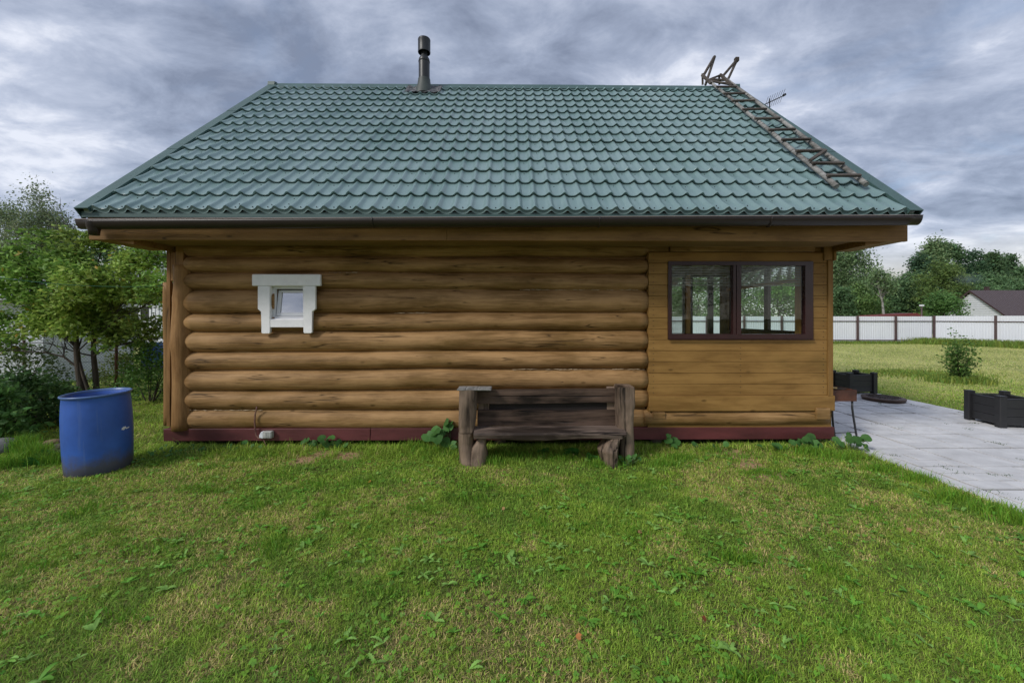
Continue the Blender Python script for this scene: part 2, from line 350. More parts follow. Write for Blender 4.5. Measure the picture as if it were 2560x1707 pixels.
# ------------------------------------------------------------------ ground sheets
SAND = [gnd(800, 1137), gnd(870, 1140), gnd(760, 1152), gnd(1850, 1140), gnd(1880, 1165), gnd(1915, 1185), gnd(1820, 1130)]
PAVE = (4.40, 8.12, 0.8, 8.95)     # x0,x1,y0,y1
def ground_mat():
    m, nt, N, L, B = new_mat('lawn_soil')
    tc = N.new('ShaderNodeTexCoord')
    def noise(sc, det, mpv=None):
        n = N.new('ShaderNodeTexNoise'); n.inputs['Scale'].default_value = sc; n.inputs['Detail'].default_value = det; n.inputs['Roughness'].default_value = 0.7
        L.new(mpv or tc.outputs['Object'], n.inputs[0]); return n.outputs[0]
    r = N.new('ShaderNodeValToRGB'); L.new(noise(0.35, 12), r.inputs[0])
    r.color_ramp.elements[0].position = 0.38; r.color_ramp.elements[0].color = (0.20, 0.24, 0.06, 1)
    r.color_ramp.elements[1].position = 0.62; r.color_ramp.elements[1].color = (0.42, 0.42, 0.16, 1)
    # bare brown soil between the blades near the camera
    r2 = N.new('ShaderNodeValToRGB'); L.new(noise(18, 6), r2.inputs[0])
    r2.color_ramp.elements[0].position = 0.35; r2.color_ramp.elements[0].color = (0.070, 0.095, 0.020, 1)
    r2.color_ramp.elements[1].position = 0.65; r2.color_ramp.elements[1].color = (0.21, 0.18, 0.075, 1)
    sp = N.new('ShaderNodeSeparateXYZ'); L.new(tc.outputs['Object'], sp.inputs[0])
    mr = N.new('ShaderNodeMapRange'); mr.inputs[1].default_value = 5.5; mr.inputs[2].default_value = 10; L.new(sp.outputs[1], mr.inputs[0])
    mx = N.new('ShaderNodeMix'); mx.data_type = 'RGBA'; L.new(mr.outputs[0], mx.inputs[0]); L.new(r2.outputs[0], mx.inputs[6]); L.new(r.outputs[0], mx.inputs[7])
    c = mx.outputs[2]
    for s in SAND:
        d = N.new('ShaderNodeVectorMath'); d.operation = 'DISTANCE'; L.new(tc.outputs['Object'], d.inputs[0]); d.inputs[1].default_value = (s.x, s.y, 0)
        ad = N.new('ShaderNodeMath'); ad.operation = 'MULTIPLY_ADD'; L.new(noise(9, 5), ad.inputs[0]); ad.inputs[1].default_value = 0.35; L.new(d.outputs['Value'], ad.inputs[2])
        k = N.new('ShaderNodeMapRange'); k.inputs[1].default_value = 0.33; k.inputs[2].default_value = 0.40; k.inputs[3].default_value = 1; k.inputs[4].default_value = 0; L.new(ad.outputs[0], k.inputs[0])
        x = N.new('ShaderNodeMix'); x.data_type = 'RGBA'; L.new(k.outputs[0], x.inputs[0]); L.new(c, x.inputs[6]); x.inputs[7].default_value = (0.44, 0.29, 0.17, 1); c = x.outputs[2]
    L.new(c, B.inputs['Base Color']); B.inputs['Roughness'].default_value = 0.95; B.inputs['Specular IOR Level'].default_value = 0.1
    b = N.new('ShaderNodeBump'); b.inputs['Strength'].default_value = 0.6; b.inputs['Distance'].default_value = 0.03; L.new(noise(30, 8), b.inputs['Height']); L.new(b.outputs[0], B.inputs['Normal'])
    return m
M_ground = ground_mat()
b = MB()
vs = [b.bm.verts.new(p) for p in ((-600, -300, 0), (600, -300, 0), (600, 900, 0), (-600, 900, 0))]; b.bm.faces.new(vs)
tag(b.build('ground', M_ground), kind='structure')

def paving():
    m, nt, N, L, B = new_mat('grey_pavers')
    tc = N.new('ShaderNodeTexCoord'); a = N.new('ShaderNodeAttribute'); a.attribute_name = 'col'
    n = N.new('ShaderNodeTexNoise'); n.inputs['Scale'].default_value = 3; n.inputs['Detail'].default_value = 9; n.inputs['Roughness'].default_value = 0.7; L.new(tc.outputs['Object'], n.inputs[0])
    mr = N.new('ShaderNodeMapRange'); mr.inputs[1].default_value = 0.3; mr.inputs[2].default_value = 0.7; mr.inputs[3].default_value = 0.74; mr.inputs[4].default_value = 1.08; L.new(n.outputs[0], mr.inputs[0])
    v = N.new('ShaderNodeVectorMath'); v.operation = 'SCALE'; L.new(a.outputs['Color'], v.inputs[0]); L.new(mr.outputs[0], v.inputs['Scale'])
    L.new(v.outputs[0], B.inputs['Base Color']); B.inputs['Roughness'].default_value = 0.75
    n2 = N.new('ShaderNodeTexNoise'); n2.inputs['Scale'].default_value = 60; n2.inputs['Detail'].default_value = 6; L.new(tc.outputs['Object'], n2.inputs[0])
    bb = N.new('ShaderNodeBump'); bb.inputs['Strength'].default_value = 0.25; bb.inputs['Distance'].default_value = 0.005; L.new(n2.outputs[0], bb.inputs['Height']); L.new(bb.outputs[0], B.inputs['Normal'])
    rng = random.Random(3); V = []; Fc = []; C = []; x0, x1, y0, y1 = PAVE
    def tile(a0, a1, c0, c1, z=0.030):
        g = 0.0028+0.008*rng.random()**2; a0 += g; a1 -= g; c0 += g; c1 -= g; z += (rng.random()-0.5)*0.003; e = 0.002
        if rng.random() < .10: a1 -= .012*rng.random()
        if rng.random() < .12: c1 -= .016*rng.random()
        k = 0.64+0.09*rng.random(); cc = (k*1.0, k*0.995, k*1.0); i = len(V)
        for (ax, ay, az) in ((a0, c0, 0.008), (a1, c0, 0.008), (a1, c1, 0.008), (a0, c1, 0.008), (a0, c0, z-e), (a1, c0, z-e), (a1, c1, z-e), (a0, c1, z-e),
                             (a0+e, c0+e, z), (a1-e, c0+e, z), (a1-e, c1-e, z), (a0+e, c1-e, z)):
            V.append((ax, ay, az)); C.append(cc)
        for q in ((0,1,5,4),(1,2,6,5),(2,3,7,6),(3,0,4,7),(4,5,9,8),(5,6,10,9),(6,7,11,10),(7,4,8,11),(8,9,10,11)): Fc.append([i+t for t in q])
    # cast slabs of 0.6 x 0.6 m, each moulded as a different bond; some slabs show no joints at all
    x = x0+0.2; tile_edge = []
    y = y0
    while y < y1: tile(x0, x0+0.195, y, min(y+0.8, y1)); y += 0.8
    s = 0.62
    nx = int(math.ceil((x1-x)/s)); ny = int(math.ceil((y1-y0)/s))
    for i in range(nx):
        for j in range(ny):
            X0 = x+i*s; X1 = min(X0+s, x1); Y0 = y0+j*s; Y1 = min(Y0+s, y1)
            if X1-X0 < 0.05 or Y1-Y0 < 0.05: continue
            X0 += .004+.020*rng.random()**2; X1 -= .003+.006*rng.random()**2; Y0 += .006+.042*rng.random()**1.5; Y1 -= .004+.010*rng.random()**2
            k = rng.random()
            if k < 0.30: tile(X0, X1, Y0, Y1); continue
            yy = Y0; row = 0
            while yy < Y1-0.03:
                h = 0.200; w = 0.40; xx = X0-(0.2 if row % 2 else 0); 
                while xx < X1-0.02:
                    a0 = max(xx, X0); a1 = min(xx+w, X1)
                    if a1-a0 > 0.03: tile(a0, a1, yy, min(yy+h, Y1))
                    xx += w
                yy += h; row += 1
    fl = [v for f in Fc for v in f]; cnt = [len(f) for f in Fc]
    o = np_mesh('paved_terrace', V, fl, cnt, m, colors=np.array(C)); tag(o, kind='structure')
    b = MB(); b.box(x0-0.01, x1+0.01, y0-0.01, y1+0.01, -0.05, 0.010)
    tag(b.build('joint_sand', plain('joint_sand_mat', (0.022, 0.022, 0.018), 0.95, scale=20, bump=0.3)), kind='structure')
paving()

# ================================================================== THE CABIN
DZ = 0.06
Yf = 5.34; XL = -4.4724; XR = 4.3135; Ye = 4.66; EXL = -4.823; EXR = 4.716; EZ = 2.8413+DZ-0.018; Yr = 8.39; RZ = 6.4225+DZ-0.105
YB = 2*Yr-Yf; YE2 = 2*Yr-Ye
SL = math.hypot(Yr-Ye, RZ-EZ); SD = Vector((0, (Yr-Ye)/SL, (RZ-EZ)/SL)); SN = Vector((0, -SD.z, SD.y))
cabin = thing('log_cabin', 'brown log cabin with green metal tile roof and dark brown window', 'cabin', (0, Yf, 0))

# base beam
b = MB(); zb = zat(1100, 1280, Yf); zt = zat(1070, 1280, Yf)
xs = xat(925, Yf)
b.box(XL, xs, Yf, Yf+0.18, zb, zt, 0.005); b.box(xs+0.004, XR, Yf+0.002, Yf+0.18, zb, zt, 0.005)
b.box(XL, XR, YB-0.18, YB, zb, zt, 0.005)
b.box(XL, XL+0.18, Yf+0.19, YB-0.19, zb, zt, 0.005); b.box(XR-0.18, XR, Yf+0.19, YB-0.19, zb, zt, 0.005)
b.box(xs-0.14, xs, Yf-0.006, Yf-0.001, zb+0.07, zt-0.005)
b.build('base_beam', M_red, cabin)
b = MB(); b.box(XL+0.19, XR-0.19, Yf+0.19, YB-0.19, zb+0.02, zt); b.build('floor', M_plank, cabin)
for px in (452, 868, 1250, 1640, 2015):
    x = xat(px, Yf+0.15); b = MB(); b.tube([(x, Yf+0.16, -0.03), (x, Yf+0.16, zb-0.002)], [0.085, 0.08], 14)
    b.build('foundation_pile', M_concrete, cabin)

# log wall: ten round logs
def log_into(b, x0, x1, yc, z0, z1, ry, seed=0, axis='x', seg=26, over=1.03, ends=True):
    rng = random.Random(seed); zc = (z0+z1)/2; rz = (z1-z0)/2*over; n = max(4, int((x1-x0)/0.09)); rings = []
    ph = rng.random()*100
    for i in range(n+1):
        x = x0+(x1-x0)*i/n; e = 1.0
        dd = min(x-x0, x1-x)
        if ends and dd < 0.035: e = 0.94+0.06*math.sqrt(max(dd, 0)/0.035)
        ring = []
        for j in range(seg):
            th = 2*math.pi*j/seg
            w = 1+0.030*(float(fbm(x*0.9+ph, 3+math.cos(th)*0.8, seed, 3))-0.5)*2+0.012*(float(vnoise(x*5+ph, th*2, seed))-0.5)
            dz = 0.010*math.sin(x*0.9+ph)+0.006*math.sin(x*2.7+ph*2)
            ring.append(b.bm.verts.new((x, yc-ry*e*w*math.cos(th), zc+dz+rz*e*w*math.sin(th))))
        rings.append(ring)
    for i in range(n):
        for j in range(seg):
            f = b.bm.faces.new((rings[i][j], rings[i][(j+1) % seg], rings[i+1][(j+1) % seg], rings[i+1][j])); f.smooth = True
    b.bm.faces.new(rings[0][::-1]); b.bm.faces.new(rings[-1])
bz = [zat(p, 560, Yf+0.07) for p in (1074, 1023.5, 975, 923.5, 878, 827, 782.5, 724.6, 682, 642.5, 604)]
LX0 = xat(462, Yf+0.02); LX1 = xat(1619, Yf+0.02)
b = MB()
for i in range(10):
    log_into(b, LX0+random.uniform(-0.008, 0.008), LX1+random.uniform(-0.006, 0.002), Yf+0.115, bz[i], bz[i+1], 0.135 if i else 0.125, seed=i*7+3)
b.box(LX0-0.02, LX1-0.005, Yf+0.10, Yf+0.20, zt+0.002, 2.66)      # caulked core behind the grooves
lw_ = b.build('log_wall', M_log, cabin)
# saw the opening of the small window through the logs
wo = at(678, 720, Yf-.065); wc_ = at(764, 800, Yf-.065)
cb_ = MB(); cb_.box(wo.x, wc_.x, -Yf*0-0.4+0*Yf, 0.5, wc_.z, wo.z, 0); cme = bpy.data.meshes.new('cut'); cb_.bm.normal_update(); bmesh.ops.recalc_face_normals(cb_.bm, faces=cb_.bm.faces); cb_.bm.to_mesh(cme); cut = bpy.data.objects.new('cut', cme); col.objects.link(cut); cut.location = (0, Yf, 0)
md = lw_.modifiers.new('opening', 'BOOLEAN'); md.operation = 'DIFFERENCE'; md.object = cut; md.solver = 'EXACT'; md.use_self = True
bpy.context.view_layer.update(); dg = bpy.context.evaluated_depsgraph_get(); nm_ = bpy.data.meshes.new_from_object(lw_.evaluated_get(dg)); lw_.modifiers.clear(); lw_.data = nm_; bpy.data.objects.remove(cut)
# strands of tow showing in some joints
M_tow = plain('pale_tow', (0.52, 0.40, 0.26), 0.9, bump=0.2); rng = random.Random(5)
for (pa, pb, k) in ((450, 660, 1), (985, 1080, 6), (1280, 1615, 3), (820, 900, 8), (1300, 1600, 7)):
    x = max(xat(pa, Yf), LX0+.03); x1 = xat(pb, Yf); pts = []; rad = []
    while x < x1:
        pts.append((x, Yf+.030, bz[k]+rng.uniform(-.004, .005))); rad.append(rng.choice((.0008, .0008, .002, .004, .006))); x += rng.uniform(.012, .04)
    b = MB(); b.tube(pts, rad, 5); b.build('tow_strand', M_tow, cabin)

# left corner: half-log posts
b = MB(); xa = xat(443, Yf-0.02)
zs = np.linspace(zat(1078, 440, Yf-0.05), zat(661, 440, Yf-0.05), 26); pts = []; rad = []
for i, z in enumerate(zs):
    pts.append((xa+0.006*math.sin(z*3.1)+0.004*math.sin(z*7), Yf+0.075, z)); rad.append(0.117+0.010*math.exp(-((z-1.95)/0.07)**2*0.6)+0.012*math.exp(-((z-1.37)/0.10)**2)+0.006*math.sin(z*5+1)-0.010*(z-1.2))
b.tube(pts, rad, 22, sq=1.05); b.build('corner_post', M_post, cabin)
b = MB(); b.box(xat(440, Yf+0.05), xat(461, Yf+0.05), Yf+0.03, Yf+0.2, zs[-1]-0.2, 2.66, 0.006); b.box(xat(426, Yf+0.1), xat(439, Yf+0.1), Yf+0.10, Yf+0.2, zs[-1]-0.2, 2.66, 0.004)
b.build('corner_trim', M_post, cabin)
b = MB(); xc = xat(418, Yf+0.25)
pts = [(xc+0.035+0.008*math.sin(z*2.5+1), Yf+0.24, z) for z in np.linspace(zt-0.005, zat(706, 415, Yf+0.2), 16)]
b.tube(pts, [0.062+0.006*math.sin(p[2]*4) for p in pts], 14, sq=1.0); b.build('corner_post', M_post, cabin)
b = MB(); b.box(xat(416, Yf+0.12), xat(425, Yf+0.12), Yf+0.12, Yf+0.16, zt, 2.66, 0.003); b.build('corner_board', M_post, cabin)

# hidden walls (solid log room behind, back and gables)
b = MB()
b.box(XL+0.10, XL+0.22, Yf+0.32, YB-0.12, zt+0.002, 2.62)
b.box(XL+0.10, LX1+0.2, YB-0.12, YB, zt+0.002, 2.62)
b.box(LX1+0.02, LX1+0.14, Yf+0.21, YB-0.13, zt+0.002, 2.62)
for x in (XL+0.16, XR-0.16):
    gz = lambda y: EZ-0.16+(min(y, 2*Yr-y)-Ye)*SD.z/SD.y
    b.prism([(Yf+0.06, 2.64), (YB-0.06, 2.64), (YB-0.06, gz(YB-0.06)), (Yr, gz(Yr)), (Yf+0.06, gz(Yf+0.06))], 'x', x-0.05, x+0.05)
b.build('side_and_back_wall', M_plank, cabin)

# veranda front: boards round the window
def P(px, py, Y=Yf): return at(px, py, Y)
VX0 = LX1+0.004; VX1 = xat(2066, Yf)
WX0, WX1 = xat(1669.7, Yf-0.01), xat(2030.6, Yf-0.01); WZ0, WZ1 = zat(847.5, 1850, Yf-0.01), zat(653.5, 1850, Yf-0.01)
b = MB(); g = 0.002
YJ = [631.6, 658, 685.6, 712.5, 739.5, 767, 795, 822, 849, 876.6, 904, 932, 960, 988]
zj = [zat(y, 1850, Yf) for y in YJ]
for i in range(len(zj)-1):
    z1, z0 = zj[i]-g, zj[i+1]+g
    dy = random.uniform(-0.0015, 0.0015)
    if z0 >= WZ0-0.02 and i > 0:
        b.box(VX0, WX0-0.002, Yf-0.012+dy, Yf+0.02, z0, z1, 0.0022)
        b.box(WX1+0.002, VX1, Yf-0.012-dy, Yf+0.02, z0, z1, 0.0022)
    else: b.box(VX0, VX1, Yf-0.012+dy, Yf+0.02, z0, z1, 0.0022)
b.box(VX0, XR-0.02, Yf-0.030, Yf+0.02, zat(1026, 1850, Yf), zj[-1]-g, 0.004)
# backing frame with the window hole
b.box(VX0, WX0-0.001, Yf+0.021, Yf+0.10, zt, 2.63); b.box(WX1+0.001, XR-0.03, Yf+0.021, Yf+0.10, zt, 2.63)
b.box(WX0, WX1, Yf+0.021, Yf+0.10, zt, WZ0-0.001); b.box(WX0, WX1, Yf+0.021, Yf+0.10, WZ1+0.001, 2.63)
for i in range(len(zj)-1):
    zc_ = (zj[i]+zj[i+1])/2
    for xx in (VX0+.06, (VX0+VX1)/2+.03, VX1-.05):
        if zj[i+1] >= WZ0-.02 and i > 0 and WX0 < xx < WX1: continue
        for dz_ in (-.035, .035): b.box(xx-.004, xx+.004, Yf-.0155, Yf-.010, zc_+dz_-.004, zc_+dz_+.004, mi=1)
b.build('plank_wall', [M_plank, M_screw], cabin)
b = MB(); b.box(VX1+0.002, xat(2079, Yf), Yf-0.030, Yf+0.10, zat(990, 2070, Yf), zat(652, 2070, Yf), 0.004); b.build('corner_board', M_plankv, cabin)
b = MB(); b.box(xat(2056, Yf), xat(2077, Yf), Yf-0.034, Yf+0.1, zat(651, 2070, Yf), 2.64, 0.004); b.box(xat(2078, Yf), xat(2084, Yf), Yf-0.05, Yf+0.1, zat(652, 2070, Yf), 2.64, 0.003); b.build('corner_board', M_plankv, cabin)
b = MB()
log_into(b, LX1-0.05, xat(2081, Yf-0.05), Yf+0.11, zt+0.002, zat(1026, 1850, Yf-0.02), 0.15, seed=77, ends=True)
b.box(xat(1630, Yf), xat(1660, Yf), Yf-0.048, Yf+0.02, zat(1044, 1650, Yf), zat(1029, 1650, Yf), 0.003)
b.box(xat(2040, Yf-0.04), xat(2074, Yf-0.04), Yf-0.054, Yf+0.02, zat(1046, 2050, Yf), zat(1018, 2050, Yf), 0.006)
b.build('sill_log', M_log, cabin)
b = MB(); b.box(xat(1674, Yf), xat(2034, Yf), Yf-0.03, Yf+0.1, zat(629, 1850, Yf-0.03), zat(613, 1850, Yf-0.03), 0.008)
b.box(xat(1619, Yf), xat(1671, Yf), Yf-0.01, Yf+0.1, zat(629, 1850, Yf), zat(616, 1850, Yf), 0.004); b.build('lintel_beam', M_log, cabin)

# veranda shell: right wall X=XR, back wall Y=8.0, with window openings
VY = 8.0; sz = 1.45; tz = 2.52
b = MB(); xr0, xr1 = XR-0.14, XR-0.03
b.box(xr0, xr1, Yf+0.11, VY, zt, sz); b.box(xr0, xr1, Yf+0.11, VY, tz, 2.63); b.box(xr0, xr1, Yf+0.11, 5.80, sz, tz); b.box(xr0, xr1, 7.72, VY, sz, tz)
b.box(LX1+0.15, xr0-0.001, VY-0.1, VY, zt, 1.38); b.box(LX1+0.15, xr0-0.001, VY-0.1, VY, tz, 2.63); b.box(LX1+0.15, 2.35, VY-0.1, VY, 1.38, tz)
b.build('veranda_wall', M_plank, cabin)
b = MB()
for (pa, pb) in ((1713, 1724), (1822, 1838)): b.box(xat(pa, VY-0.1), xat(pb, VY-0.1), VY-0.14, VY-0.02, 1.38, tz, 0.004)
b.box(xr0-0.04, xr0-0.001, 5.74, 5.84, sz, tz, 0.004); b.box(xr0-0.03, xr0-0.001, 5.85, 7.70, 2.20, 2.25)
b.build('indoor_post', M_orange, cabin)
def win_frame(par, horiz, a0, a1, z0, z1, c, mull, w=0.045, blind=0.32, fullblind=False):
    """dark frame with panes in a wall; horiz 'x' runs along X at Y=c, 'y' along Y at X=c"""
    def bx(b, p0, p1, q0, q1, t=0.05, m=0.0):
        if horiz == 'x': b.box(p0, p1, c-t/2+m, c+t/2+m, q0, q1, 0.003)
        else: b.box(c-t/2+m, c+t/2+m, p0, p1, q0, q1, 0.003)
    b = MB(); bx(b, a0, a1, z0, z0+w); bx(b, a0, a1, z1-w, z1); bx(b, a0, a0+w, z0+w, z1-w); bx(b, a1-w, a1, z0+w, z1-w)
    for m in mull: bx(b, m-0.05, m+0.05, z0+w, z1-w, 0.055)
    fr = b.build('window', M_brown, par)
    b = MB(); bx(b, a0+w*0.5, a1-w*0.5, z0+w*0.5, z1-w*0.5, 0.005); b.build('pane', M_glass, fr)
    b = MB(); z = z1-w; lo = z0+0.05 if fullblind else z1-blind
    while z > lo:
        if horiz == 'x': b.box(a0+0.03, a1-0.03, c-0.075, c-0.055, z-0.005, z+0.005)
        else: b.box(c-0.075, c-0.055, a0+0.03, a1-0.03, z-0.005, z+0.005)
        z -= 0.024
    b.build('blind', plain('cream_blind', (0.6, 0.55, 0.5), 0.5, bump=0), fr)
    return fr
win_frame(cabin, 'y', 5.86, 7.70, sz, tz, xr0+0.05, [6.60])
win_frame(cabin, 'x', xat(1725, VY-.05), xat(1821, VY-.05), 1.30, tz, VY-0.05, [xat(1776, VY-.05)])
win_frame(cabin, 'x', 2.36, xat(1712, VY-.05), 1.30, tz, VY-0.05, [], fullblind=True)
b = MB(); b.box(LX1+0.15, XR-0.15, Yf+0.11, VY-0.11, 2.56, 2.60); b.build('ceiling', M_plank, cabin)

# big front window
fr0 = MB(); w = 0.05
yo = Yf-0.035
fr0.box(WX0, WX1, yo, Yf+0.05, WZ0, zat(835, 1850, Yf-.03), 0.004); fr0.box(WX0, WX1, yo, Yf+0.05, zat(664, 1850, Yf-.03), WZ1, 0.004)
fr0.box(WX0, xat(1680, Yf-.03), yo+0.001, Yf+0.05, WZ0+0.05, WZ1-0.05, 0.004); fr0.box(xat(2013.4, Yf-.03), WX1, yo+0.001, Yf+0.05, WZ0+0.05, WZ1-0.05, 0.004)
fr0.box(xat(1834, Yf-.03), xat(1841, Yf-.03), yo+0.006, Yf+0.05, WZ0+0.055, WZ1-0.055, 0.003); fr0.box(xat(1842, Yf-.03), xat(1852.7, Yf-.03), yo-0.004, Yf+0.05, WZ0+0.054, WZ1-0.054, 0.003)
wf = fr0.build('window', M_brown, cabin)
b = MB(); b.box(xat(1679, Yf), xat(1836, Yf), Yf+0.022, Yf+0.026, WZ0+0.055, WZ1-0.045); b.box(xat(1850, Yf), xat(2015, Yf), Yf+0.002, Yf+0.006, WZ0+0.055, WZ1-0.045); b.build('pane', M_glass, wf)
b = MB(); b.box(WX0-0.004, WX1+0.004, Yf-0.055, Yf-0.036, WZ0-0.010, WZ0-0.001, 0.002); b.build('sill', M_brown, wf)
b = MB(); z = WZ1-0.06
while z > WZ1-0.30:
    b.box(xat(1683, Yf), xat(1832, Yf), Yf+0.07, Yf+0.090, z-0.004, z+0.004); b.box(xat(1856, Yf), xat(2010, Yf), Yf+0.07, Yf+0.090, z-0.004, z+0.004); z -= 0.022
b.box(xat(1683, Yf), xat(1832, Yf), Yf+0.068, Yf+0.092, z-0.012, z); b.box(xat(1856, Yf), xat(2010, Yf), Yf+0.068, Yf+0.092, z-0.012, z)
b.build('blind', plain('brown_blind', (0.42, 0.36, 0.32), 0.5, bump=0), wf)

# small white window with carved casing
yc_ = Yf-0.065
def Q(zx, zy, Y=yc_): return at(560+zx/6.031, 620+zy/6.031, Y)
b = MB()
def bx(b, a, c, y0, y1, bev=0.005):
    b.box(min(a.x, c.x), max(a.x, c.x), y0, y1, min(a.z, c.z), max(a.z, c.z), bev)
bx(b, Q(420, 395), Q(1455, 572), yc_-0.004, yc_+0.045, 0.008)
def jamb(pts):
    b.prism([(Q(*p).x, Q(*p).z) for p in pts], 'y', yc_, yc_+0.04, bev=0.004)
jamb([(507, 574), (688, 574), (692, 1270), (680, 1290), (575, 1290), (562, 1272), (562, 955), (507, 920)])
jamb([(1187, 574), (1375, 574), (1380, 920), (1322, 955), (1325, 1270), (1310, 1286), (1210, 1286), (1197, 1270)])
bx(b, Q(694, 1078), Q(1194, 1196), yc_+0.002, yc_+0.04, 0.004)
casing = b.build('small_window', M_white, cabin)
b = MB(); x0, x1 = Q(694, 0).x-0.012, Q(1190, 0).x+0.03; z0, z1 = Q(0, 1070).z, Q(0, 574).z
b.box(x0-0.03, x0, yc_+0.041, Yf+0.16, z0-0.02, z1+0.03); b.box(x1, x1+0.03, yc_+0.041, Yf+0.16, z0-0.02, z1+0.03)
b.box(x0, x1, yc_+0.041, Yf+0.16, z1, z1+0.03); b.box(x0, x1, yc_+0.041, Yf+0.16, z0-0.02, z0+0.006)
b.build('reveal', M_white, casing)
b = MB(); yb = yc_+0.075
b.box(x0, x0+0.035, yb, yb+0.05, z0, z1, 0.003); b.box(x1-0.03, x1, yb, yb+0.05, z0, z1, 0.003); b.box(x0+.035, x1-.03, yb, yb+0.05, z0, z0+0.035, 0.003); b.box(x0+.035, x1-.03, yb, yb+0.05, z1-0.03, z1, 0.003)
fx = b.build('fixed_frame', M_pvc, casing)
# tilted sash: hinged at the bottom, leaning inwards
sx0, sx1 = x0+0.040, x1-0.034; sh = z1-z0-0.075; sw = sx1-sx0
Ms = Matrix.Translation((sx0, yb+0.012, z0+0.038)) @ Matrix.Rotation(R(-9), 4, 'X')
b = MB(); t = 0.045
b.box(0, sw, 0, 0.045, 0, t, 0.003, M=Ms); b.box(0, sw, 0, 0.045, sh-t*0.7, sh, 0.003, M=Ms); b.box(0, t, 0.001, 0.045, t, sh-t*0.7, 0.003, M=Ms); b.box(sw-t, sw, 0.001, 0.045, t, sh-t*0.7, 0.003, M=Ms)
b.build('sash', M_pvc, casing)
b = MB(); b.box(t*0.8, sw-t*0.8, 0.018, 0.024, t*0.8, sh-t*0.5, M=Ms); b.build('pane', M_glass_s, casing)
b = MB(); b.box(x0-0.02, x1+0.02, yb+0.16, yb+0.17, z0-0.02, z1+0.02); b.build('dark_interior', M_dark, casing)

# ---------------------------------------------------------------- roof
def roofP(x, s, h): return Vector((x, Ye, EZ))+SD*s+SN*h
def tile_sheet(front=True):
    p = 0.1833; pitch = 0.35; nx = int((EXR-EXL-0.08)/p*18); xs = np.linspace(EXL+0.05, EXR-0.05, nx)
    ph = (xs-xat(1297.5, Ye))/p if front else (xs/p)
    t = ph-np.floor(ph); d = np.minimum(t, 1-t)*2          # 0 crest .. 1 valley
    prof = 0.030*np.exp(-(d/0.33)**2.0); lipw = 0.0075*np.cos(np.pi*d)
    # joins between sheets: a faint extra lip every sixth wave
    rows = []; n = int(math.ceil(SL/pitch))
    rows.append((-0.012, -0.016)); 
    for i in range(n):
        s0 = i*pitch
        for f, h in ((0.075 if i else 0.0, 0.0), (0.0, 0.022), (0.0, 0.031), (0.02, 0.034), (0.08, 0.031), (0.45, 0.014), (1.07, 0.000)):
            s = s0+f*pitch
            if s <= SL: rows.append((s, h))
    V = []; 
    lip = 0.006*(np.floor(ph) % 6 == 0)*(d < 0.4)
    for (s, h) in rows:
        fr_ = ((s/pitch)%1.0) if s > 0 else 0; hh = prof+h+(lip if h > 0 else 0)+0.02+lipw*(max(0, 1-fr_/0.5) if h > 0.005 else (1 if s <= 0.05 else 0))
        P_ = np.zeros((nx, 3)); P_[:, 0] = xs
        sgn = 1
        y = Ye+SD.y*s+SN.y*hh; z = EZ+SD.z*s+SN.z*hh
        if not front: y = 2*Yr-y
        P_[:, 1] = y; P_[:, 2] = z; V.append(P_)
    V = np.concatenate(V); nr = len(rows)
    i = np.arange(nx-1)[None, :]; r = (np.arange(nr-1)*nx)[:, None]
    q = np.stack([r+i, r+i+1, r+nx+i+1, r+nx+i], -1).reshape(-1, 4)
    if not front: q = q[:, ::-1]
    Vl = [V]; fl = [q.ravel()]; cnt = [np.full(len(q), 4)]; mi = [np.zeros(len(q), int)]
    if front:      # screw heads in the valleys
        base = len(V); sv = []; sf = []; rng = random.Random(11)
        k0 = int(math.floor(ph[0])); k1 = int(ph[-1])
        def screw(xc, s, h, r=0.0075):
            nonlocal base
            c = roofP(xc, s, h); ring = [c+Vector((math.cos(a)*r, 0, 0))+SD*(math.sin(a)*r)+SN*0.002 for a in np.linspace(0, 2*math.pi, 7)[:-1]]
            top = [c+Vector((math.cos(a)*r*.8, 0, 0))+SD*(math.sin(a)*r*.8)+SN*0.009 for a in np.linspace(0, 2*math.pi, 7)[:-1]]
            sv.extend(ring+top)
            for j in range(6): sf.append([base+j, base+(j+1) % 6, base+6+(j+1) % 6, base+6+j])
            sf.append([base+6+j for j in range(6)]); base += 12
        for k in range(k0, k1+1):
            xc = xat(1297.5, Ye)+(k+0.5)*p
            if xc > EXR-0.1 or xc < EXL+0.1: continue
            for rr in range(n):
                if rr == 0:
                    if rng.random() < 0.85: screw(xc+rng.uniform(-.01, .01), 0.035+rng.uniform(0, .01), 0.046)
                    if rng.random() < 0.25: screw(xc+rng.uniform(-.02, .02), 0.09+rng.uniform(0, .04), 0.044)
                elif rng.random() < (0.75 if (k+rr) % 2 == 0 else 0.25): screw(xc+rng.uniform(-.012, .012), rr*pitch-0.065+rng.uniform(-.02, .01), 0.022)
        sv = np.array([list(v) for v in sv]); Vl.append(sv); fl.append(np.array([i for f in sf for i in f])); cnt.append(np.array([len(f) for f in sf])); mi.append(np.ones(len(sf), int))
    o = np_mesh('roof_tiles', np.concatenate(Vl), np.concatenate(fl), np.concatenate(cnt), [M_green, M_screw], cabin, smooth=True)
    o.data.polygons.foreach_set('material_index', np.concatenate(mi).astype(np.int32))
    # keep the row steps crisp
    m = o.modifiers.new('edges', 'EDGE_SPLIT'); m.split_angle = R(50)
    return o
tile_sheet(True); tile_sheet(False)
